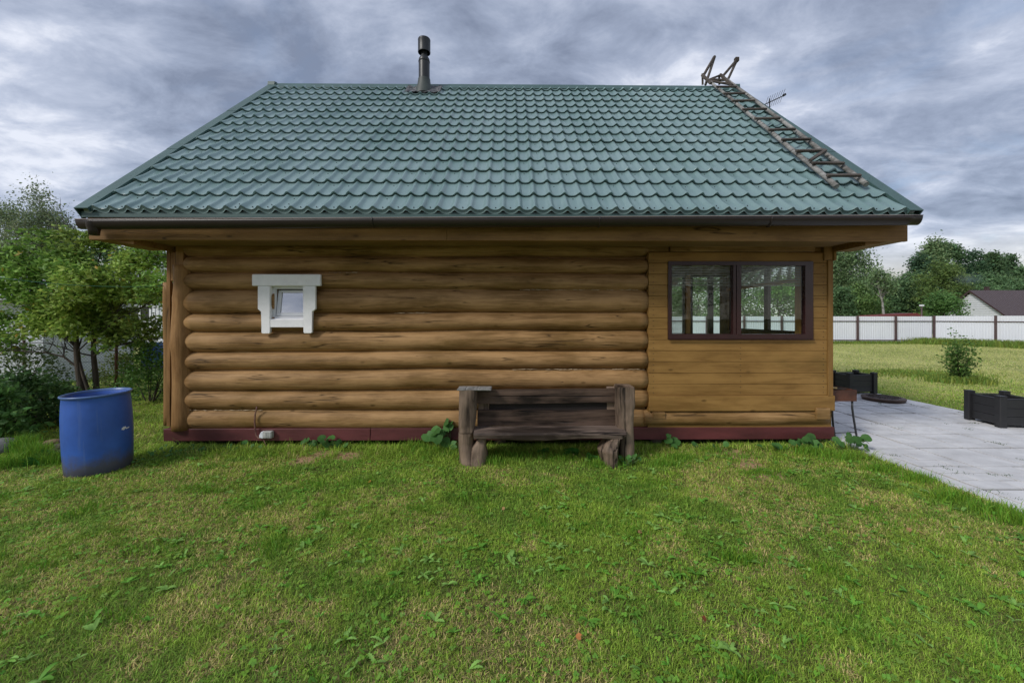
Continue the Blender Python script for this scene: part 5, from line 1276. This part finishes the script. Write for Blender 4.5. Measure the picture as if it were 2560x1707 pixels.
stone(132, 1112, .08, 'brown stone on the rotten boards left of barrel', 3, (.22, .15, .09)); stone(5, 1128, .16, 'grey stone at the left edge of photo', 4, (.16, .16, .17))

# ================================================================== GRASS
def lawn_colour(x, y, rs):
    """green, dark green and straw patches of a mown weedy lawn"""
    n = len(x); p = fbm(x*0.9, y*0.9, 1, 4); q = fbm(x*2.6+7, y*2.6, 9, 4); r_ = rs.rand(n)
    q3 = fbm(x*5.5+3, y*5.5, 19, 3); straw = np.clip((p-0.50)*4+(q-0.5)*3+(q3-.5)*4+0.28, 0, 1)*np.clip((6.3-y)/2, .35, 1)
    dist = np.clip((y-7.5)/4, 0, 1)*(x > 4)
    g = np.stack([0.215+.10*r_, 0.400+.16*r_, 0.030+.02*r_], 1); dk = np.stack([0.120+.05*r_, 0.310+.10*r_, .030+0*r_], 1)
    st = np.stack([0.50+.22*r_, 0.41+.16*r_, .175+.09*r_], 1); yg = np.stack([0.31+.12*r_, 0.36+.12*r_, .075+.03*r_], 1)
    c = g*(q[:, None] > .44)+dk*(q[:, None] <= .44); c = c*(1-.35)+yg*.35
    m = rs.rand(n) < straw*.60; c[m] = st[m]; m = rs.rand(n) < .14; c[m] = yg[m]; c *= (.50+1.0*rs.rand(n, 1))*(.80+.5*q3[:, None])
    m = rs.rand(n) < dist*.85; c[m] = (np.stack([0.56+.16*r_, 0.56+.14*r_, .22+.06*r_], 1))[m]
    return c
SB = np.array([(s.x, s.y) for s in SAND])
def ok_ground(x, y):
    m = ~((x > PAVE[0]-0.02+0.05*fbm(x*0, y*3, 4)) & (x < PAVE[1]) & (y < PAVE[3]))
    m &= ~((x > XL+.1) & (x < XR-.1) & (y > Yf+.12) & (y < YB))
    return m
def blades(n, x0, x1, y0, y1, h, w, seed, cone=True, tall=None):
    rs = np.random.RandomState(seed); x = rs.uniform(x0, x1, n); y = rs.uniform(y0, y1, n)
    if cone: k = (np.abs(x) < y*1.34+.35) | ((np.abs(x) < y*1.34+2.2) & (rs.rand(n) < .55)); x, y = x[k], y[k]
    k = ok_ground(x, y); x, y = x[k], y[k]
    den = fbm(x*3.3, y*3.3, 31, 3); k = den+0.55*rs.rand(len(x)) > 0.50; x, y = x[k], y[k]
    ds = np.min(np.hypot(x[:, None]-SB[None, :, 0], y[:, None]-SB[None, :, 1]), 1) if y0 < 7 else np.full(len(x), 9.)
    k = rs.rand(len(x)) < np.clip((ds-.08)/.20, 0.03, 1); x, y = x[k], y[k]
    n = len(x); C = lawn_colour(x, y, rs)
    hh = h*(0.45+0.9*rs.rand(n))*(0.5+1.0*fbm(x*2.4+3, y*2.4, 5, 3)); isst = C[:, 0] > C[:, 1]; hh[isst] *= .75; hh[C[:, 0] < C[:, 1]*.48] *= 1.45
    if y0 < 6:   # unmown fringe along the cabin and the bench
        fr = np.exp(-((y-(Yf-.20))/.22)**2)*(np.abs(x) < 4.6)+np.exp(-((x-PAVE[0])/.16)**2)*.8; hh *= 1+2.6*fr*rs.rand(n)**1.6
    th = rs.rand(n)*2*np.pi; ln = hh*(0.25+1.5*rs.rand(n)); hh = hh*(1-.45*np.clip(ln/hh-.6, 0, 1)); lx, ly = np.cos(th)*ln, np.sin(th)*ln
    ww = w*(0.6+.8*rs.rand(n)); sx_, sy_ = -np.sin(th)*ww, np.cos(th)*ww
    z = np.zeros(n)
    V = np.stack([np.stack([x-sx_, y-sy_, z], 1), np.stack([x+sx_, y+sy_, z], 1), np.stack([x+lx*.38+sx_*.8, y+ly*.38+sy_*.8, hh*.62], 1), np.stack([x+lx*.38-sx_*.8, y+ly*.38-sy_*.8, hh*.62], 1), np.stack([x+lx, y+ly, hh*.93], 1)], 1).reshape(-1, 3)
    i = np.arange(n)[:, None]*5; fl = np.concatenate([i, i+1, i+2, i+3, i+3, i+2, i+4], 1).ravel(); cnt = np.tile([4, 3], n)
    return V, fl, cnt, np.repeat(C, 5, 0)
def join(parts):
    V = []; Fl = []; Cn = []; Co = []; o = 0
    for v, f, c, k in parts: V.append(v); Fl.append(f+o); Cn.append(c); Co.append(k); o += len(v)
    return np.concatenate(V), np.concatenate(Fl), np.concatenate(Cn), np.concatenate(Co)
parts = [blades(290000, -5.4, 4.6, 1.3, 2.9, .030, .0017, 1), blades(285000, -8.0, 4.6, 2.9, 4.2, .032, .0021, 2), blades(215000, -9.6, 4.6, 4.2, 5.5, .034, .0026, 3), blades(60000, -4, 4.5, 0.2, 1.3, .032, .003, 11),
         blades(90000, -11, -3.9, 5.3, 9.5, .050, .0032, 4), blades(60000, -16, -4.2, 9.5, 18, .06, .006, 5)]
V, Fl, Cn, Co = join(parts)
tag(np_mesh('lawn_grass', V, Fl, Cn, M_grass, colors=Co), 'short weedy lawn grass with green and straw coloured patches', 'grass', kind='stuff')
parts = [blades(60000, 8.1, 13, 1.5, 5.5, .030, .004, 12, False), blades(130000, 8.1, 16, 5.5, 13, .030, .004, 6, False), blades(60000, 4.6, 9, 8.9, 14, .030, .004, 7, False), blades(110000, 5, 32, 13, 26, .035, .009, 8, False)]
V, Fl, Cn, Co = join(parts)
tag(np_mesh('mown_lawn_grass', V, Fl, Cn, M_grass, colors=Co), 'pale yellow green mown lawn in front of the white fence', 'grass', kind='stuff')
# tall grass along the fence foot and round the young bush
def tall(name, spots, label, h=.3, w=.008, colr=(.19, .29, .055), seed=3):
    rs = np.random.RandomState(seed); X = []; Y = []; Hh = []
    for (cx_, cy_, rx, ry, n, hs) in spots: X.append(cx_+rs.normal(size=n)*rx); Y.append(cy_+rs.normal(size=n)*ry); Hh.append(np.full(n, hs))
    x = np.concatenate(X); y = np.concatenate(Y); hs = np.concatenate(Hh); n = len(x); hh = h*hs*(.4+.8*rs.rand(n)); th = rs.rand(n)*6.283; ln = hh*(.1+.7*rs.rand(n)**1.5); ww = w*(.5+rs.rand(n))
    lx, ly = np.cos(th)*ln, np.sin(th)*ln; a2 = rs.rand(n)*6.283; sx_, sy_ = np.cos(a2)*ww, np.sin(a2)*ww; z = np.zeros(n)
    V = np.stack([np.stack([x-sx_, y-sy_, z], 1), np.stack([x+sx_, y+sy_, z], 1), np.stack([x+lx*.35+sx_*.8, y+ly*.35+sy_*.8, hh*.6], 1), np.stack([x+lx*.35-sx_*.8, y+ly*.35-sy_*.8, hh*.6], 1), np.stack([x+lx, y+ly, hh*.92], 1)], 1).reshape(-1, 3)
    i = np.arange(n)[:, None]*5; fl = np.concatenate([i, i+1, i+2, i+3, i+3, i+2, i+4], 1).ravel(); c = np.array(colr)[None]*(.6+.8*rs.rand(n, 1)); c[:, 0] *= .8+.6*rs.rand(n)
    return tag(np_mesh(name, V, fl, np.tile([4, 3], n), M_grass, colors=np.repeat(c, 5, 0)), label, 'grass', kind='stuff')
sp = []
for t in np.linspace(0, 1, 26): q = A1_.lerp(A0_, t*.45); sp.append((q.x, q.y-.45, .5, .25, 260, .55))
for t in np.linspace(0, 1, 30): q = A1_.lerp(B1_, t); sp.append((q.x-.7-.5*random.random(), q.y-.1, .45, .5, 620, 1.25))
pb = gnd(2402, 955); sp.append((pb.x, pb.y, .35, .22, 1500, .55))
for (px, py) in ((2290, 935), (2230, 930), (2330, 940)): q = gnd(px, py); sp.append((q.x, q.y, .8, .25, 900, .25))
tall('tall_grass', sp, 'tall uncut grass along the foot of the white fence', h=.34, w=.012)
sp = []
for (px, py, n, s) in ((1040, 1125, 260, .9), (1080, 1135, 200, .7), (1250, 1140, 200, .6), (1300, 1145, 220, .6), (1400, 1150, 260, .6), (1560, 1160, 260, .7), (1700, 1150, 500, .6), (1660, 1165, 420, .55), (1500, 1165, 300, .6), (2010, 1135, 320, .7), (2050, 1140, 300, .7), (1780, 1130, 200, .6), (1225, 1160, 300, .7), (640, 1115, 160, .9),
                       (90, 1150, 700, 1.3), (60, 1130, 700, 1.4), (130, 1160, 500, 1.0), (20, 1170, 400, 1.0), (2110, 1150, 300, .8), (2200, 1180, 400, .7), (2290, 1205, 400, .7), (2380, 1250, 420, .7), (2470, 1280, 420, .7), (2550, 1310, 420, .8), (1950, 1130, 200, .7), (930, 1115, 150, .8), (860, 1112, 120, .8), (720, 1110, 160, .8), (1180, 1250, 300, .4), (1850, 1400, 500, .4)):
    q = gnd(px, py); sp.append((q.x, q.y, .10, .05, n, s))
rs_ = np.random.RandomState(91)
for i in range(90):
    x_, y_ = rs_.uniform(-5, 4.2), rs_.uniform(1.7, 5)
    if abs(x_) < y_*1.3: sp.append((x_, y_, rs_.uniform(.03, .12), rs_.uniform(.03, .10), int(rs_.uniform(40, 260)), rs_.uniform(.22, .42)))
tall('tuft_grass', sp, 'longer bright grass tufts along the cabin foot and paving edge', h=.17, w=.0026, colr=(.16, .34, .035), seed=9)

# clover and small broad leaves in the lawn
def clover(n, seed=4):
    rs = np.random.RandomState(seed); x = rs.uniform(-6, 4.5, n*3); y = rs.uniform(1.5, 5.3, n*3); k = (np.abs(x) < y*1.32+.3) & ok_ground(x, y) & (fbm(x*1.5+20, y*1.5, 77, 3)+.3*rs.rand(n*3) > .62); x, y = x[k][:n], y[k][:n]; n = len(x)
    V = []; s = .005+.006*rs.rand(n); z = .012+.022*rs.rand(n); th0 = rs.rand(n)*6.28; tl = rs.normal(size=(n, 2))*.35; C = np.stack([.17+.08*rs.rand(n), .33+.12*rs.rand(n), .045+.02*rs.rand(n)], 1)
    out = []
    for l in range(3):
        cx_, cy_ = x+np.cos(th0+l*2.09)*s, y+np.sin(th0+l*2.09)*s
        for j in range(5):
            a = th0+j*1.2566; px, py = np.cos(a)*s*.9, np.sin(a)*s*.9; out.append(np.stack([cx_+px, cy_+py, z+px*tl[:, 0]+py*tl[:, 1]], 1))
    V = np.stack(out, 1).reshape(-1, 3); return V, np.arange(len(V)), np.full(n*3, 5), np.repeat(C, 15, 0)
V, Fl, Cn, Co = clover(9000)
tag(np_mesh('clover', V, Fl, Cn, M_leaf, colors=Co), 'small clover leaves scattered through the lawn', 'clover', kind='stuff')
def jag_leaf(L, w, lobes, jag, rs, bend=.35, seg=9):
    """toothed leaf strip; returns verts along +x and quads"""
    V = []; Fq = []
    for i in range(seg+1):
        t = i/seg; ww = w*math.sin(math.pi*min(1, t*.85+.08))**.8*(1-jag*(i % 2)); z = L*bend*(math.sin(t*2.2)*.55); V += [(t*L, -ww, z+.15*ww), (t*L, 0, z), (t*L, ww, z+.15*ww)]
    for i in range(seg): a = 3*i; Fq += [(a, a+3, a+4, a+1), (a+1, a+4, a+5, a+2)]
    return np.array(V), Fq
def rosette_arrays(x, y, rs, n, L, w, jag, colr, lift=.3, z=.0):
    V = []; Fl = []; C = []; o = 0
    for k in range(n):
        v, q = jag_leaf(L*rs.uniform(.6, 1.15), w*rs.uniform(.7, 1.2), 4, jag, rs, bend=lift*rs.uniform(.5, 1.5)); th = rs.rand()*6.283; c, s = math.cos(th), math.sin(th)
        R_ = np.array(((c, -s, 0), (s, c, 0), (0, 0, 1))); v = v@R_.T+np.array((x, y, z+.006)); V.append(v); cc = np.array(colr)*rs.uniform(.7, 1.35); C.append(np.tile(cc, (len(v), 1)))
        for f in q: Fl += [i+o for i in f]
        o += len(v)
    return np.concatenate(V), np.array(Fl), np.full(len(Fl)//4, 4), np.concatenate(C)
rs = np.random.RandomState(12); parts = []
k = 0
while k < 680:
    x, y = rs.uniform(-6, 4.3), rs.uniform(1.6, 5.1)
    if abs(x) > y*1.3+.3 or not ok_ground(np.array([x]), np.array([y]))[0] or fbm(np.array([x*1.2]), np.array([y*1.2]), 55, 2)[0]+.25*rs.rand() < .52: continue
    L = rs.uniform(.022, .072); parts.append(rosette_arrays(x, y, rs, rs.randint(2, 7), L, L*.20, .45*rs.rand()+.1, ((.27, .48, .11) if rs.rand() < .45 else (.16, .38, .05)), lift=.45, z=.012)); k += 1
V, Fl, Cn, Co = join(parts)
tag(np_mesh('dandelion_leaves', V, Fl, Cn, M_leaf, colors=Co), 'toothed dandelion leaves spread flat over the lawn', 'weeds', kind='stuff')

# leafy weeds that stand out one by one along the cabin foot
def round_leaf(V, Fl, C, c, r, nrm, rs, colr):
    o = len(V); nrm = Vector(nrm).normalized(); a = nrm.orthogonal().normalized(); bb = nrm.cross(a); n = 12; rot = rs.rand()*6.28
    V.append(tuple(c))
    for j in range(n):
        th = rot+2*math.pi*j/n; rr = r*(1+.08*rs.normal())*(0.55 if j == 0 else 1); p = c+a*math.cos(th)*rr+bb*math.sin(th)*rr-nrm*(-.12*r*math.cos(2*th)); V.append(tuple(p))
    k = rs.uniform(.75, 1.3)
    for j in range(n+1): C.append([x*k for x in colr])
    for j in range(n): Fl.append((o, o+1+j, o+1+(j+1) % n))
def big_weed(px, py, n, r, h, label, seed, colr=(.075, .19, .045), spread=.12):
    rs = np.random.RandomState(seed); p = gnd(px, py); t = thing('broadleaf_weed', label, 'plant', (p.x, p.y, 0), 'broad leaved weeds along the cabin foot'); V = []; Fl = []; C = []; b = MB()
    for i in range(n):
        c = Vector((rs.normal()*spread, rs.normal()*spread*.4, h*rs.uniform(.35, 1))); round_leaf(V, Fl, C, c, r*rs.uniform(.6, 1.15), (rs.normal()*.5, -.75+rs.normal()*.3, .8), rs, colr); b.tube([(c.x*.2, c.y*.2, 0), (c.x*.7, c.y*.7, c.z*.6), c-Vector((0, 0, .004))], .0028, 5, cap=False)
    b.build('stems', plain('weed_stem', (.12, .2, .06), .6, bump=0) if 'weed_stem' not in bpy.data.materials else bpy.data.materials['weed_stem'], t, local=True)
    np_mesh('leaves', V, [i for f in Fl for i in f], [3]*len(Fl), M_leaf, t, colors=np.array(C), local=True)
big_weed(1095, 1128, 9, .075, .26, 'burdock like plant with large leaves just left of the bench', 1)
big_weed(1125, 1120, 5, .07, .34, 'tall large leaf rising against the left bench leg', 2)
big_weed(605, 1128, 6, .035, .10, 'small round leaved weed below the junction box cable', 3)
big_weed(765, 1125, 7, .040, .13, 'low leafy weed left of the sandy patch under red beam', 4)
big_weed(838, 1122, 6, .048, .16, 'upright weed growing in front of the foundation pile', 5)
big_weed(1682, 1125, 5, .055, .20, 'pair of round leaves under red beam right of bench', 6)
big_weed(1772, 1128, 3, .045, .10, 'single broad leaf under the middle of veranda wall', 7)
big_weed(1945, 1132, 7, .050, .15, 'cluster of round leaves left of the largest weed by the terrace', 8)
big_weed(2010, 1128, 9, .060, .20, 'largest round leaved weed under the right end of red beam', 9)
big_weed(2120, 1132, 14, .060, .22, 'broad leaved weed growing at the foot of the brazier legs', 10, spread=.17)
big_weed(1560, 1165, 12, .028, .14, 'low weed in front of the right bench leg', 11, spread=.10)
big_weed(500, 1130, 8, .032, .09, 'clover like weed patch under the left end of red beam', 12, spread=.16)
big_weed(210, 1178, 14, .022, .09, 'weed patch at the left foot of blue barrel', 13, spread=.12)
big_weed(300, 1165, 16, .022, .09, 'weed patch at the right foot of blue barrel', 14, spread=.16)
big_weed(420, 1140, 20, .022, .08, 'pale weed patch between blue barrel and red beam', 15, spread=.22)
# ferns under the bench
def fern(px, py, n, L, label, seed, grp='ferns under and beside the bench'):
    rs = np.random.RandomState(seed); p = gnd(px, py); t = thing('fern', label, 'fern', (p.x, p.y, 0), grp); V = []; C = []; Fl = []
    for k in range(n):
        th = rs.uniform(-2.7, -.4); pitch = rs.uniform(.5, 1.2); d = Vector((math.cos(th)*math.cos(pitch), math.sin(th)*math.cos(pitch)*.6, math.sin(pitch))); side = d.cross(Vector((0, -1, .3))).normalized()
        for i in range(10):
            f = i/10; c = d*L*f-Vector((0, 0, L*.35*f*f)); w = L*.32*(1-f)*(.35+min(1, f*4)*.65)
            for s in (-1, 1):
                o = len(V); tip = c+side*s*w+d*w*.35; V += [tuple(c), tuple(c+side*s*w*.5+d*.012+d*w*.2), tuple(tip), tuple(c+side*s*w*.5-d*.010+d*w*.1)]; Fl += [o, o+1, o+2, o+3]; cc = rs.uniform(.8, 1.2); C += [(.060*cc, .20*cc, .035*cc)]*4
    np_mesh('fronds', V, Fl, [4]*(len(Fl)//4), M_leaf, t, colors=np.array(C), local=True)
fern(1432, 1138, 7, .24, 'bright fern standing under the right half of bench', 1); fern(1475, 1150, 6, .19, 'small fern next to the right front bench foot', 2)
fern(1360, 1135, 5, .16, 'small dark fern under the middle of bench', 3); fern(118, 1150, 8, .26, 'fern beside the rotten boards left of the barrel', 4, 'ferns beside the rotten boards'); fern(92, 1165, 7, .22, 'lower fern below the left edge shrub', 5, 'ferns beside the rotten boards')
# fallen leaves
for i, (px, py, lab, cl) in enumerate(((924, 1204, 'orange fallen leaf on lawn left of the bench', (.55, .26, .06)), (1600, 1330, 'tan fallen leaf on lawn right of centre', (.5, .28, .14)), (1447, 1592, 'orange fallen leaf near bottom centre of lawn', (.5, .20, .07)), (2272, 1325, 'brown fallen leaf on the right part of lawn', (.42, .24, .12)), (2303, 1332, 'yellow brown fallen leaf right of the brown one', (.5, .32, .1)), (1258, 1272, 'small pale fallen leaf right of lawn centre line', (.55, .35, .15)), (1760, 1547, 'dark red fallen leaf in the lower right lawn', (.25, .07, .03)))):
    p = gnd(px, py, .03); rs = np.random.RandomState(i+60); V = []; Fl = []; C = []; round_leaf(V, Fl, C, Vector((p.x, p.y, .036)), .017, (rs.normal()*.4, -.4, 1), rs, cl)
    tag(np_mesh('fallen_leaf', V, [a for f in Fl for a in f], [3]*len(Fl), M_leaf, colors=np.array(C)), lab, 'leaf', 'fallen leaves on the lawn')
# grass growing in the paving joints
rs = np.random.RandomState(40); sp = []
for (px, py, ex) in ((2240, 1005, .12), (2255, 1010, .1), (2175, 1003, .05), (2200, 1012, .04), (2280, 1015, .04), (2310, 1022, .12), (2370, 1065, .06), (2195, 1065, .10), (2250, 1075, .08), (2440, 1063, .07), (2485, 1112, .10), (2505, 1116, .05), (2370, 1180, .03), (2360, 1170, .14), (2395, 1190, .12), (2240, 1145, .06), (2480, 1193, .05), (2520, 1195, .05), (2550, 1155, .04), (2440, 1232, .10), (2500, 1240, .10), (2540, 1255, .10), (2400, 1035, .04), (2420, 1078, .05)):
    q = gnd(px, py); sp.append((q.x, q.y, ex*.5, .02, 60, .35))
for i in range(60): sp.append((rs.uniform(4.5, 8.1), rs.uniform(3, 8.8), .02, .02, 8, .15))
tall('joint_weeds', sp, 'small grass and weeds growing in the paving joints', h=.13, w=.003, colr=(.06, .12, .03), seed=41)
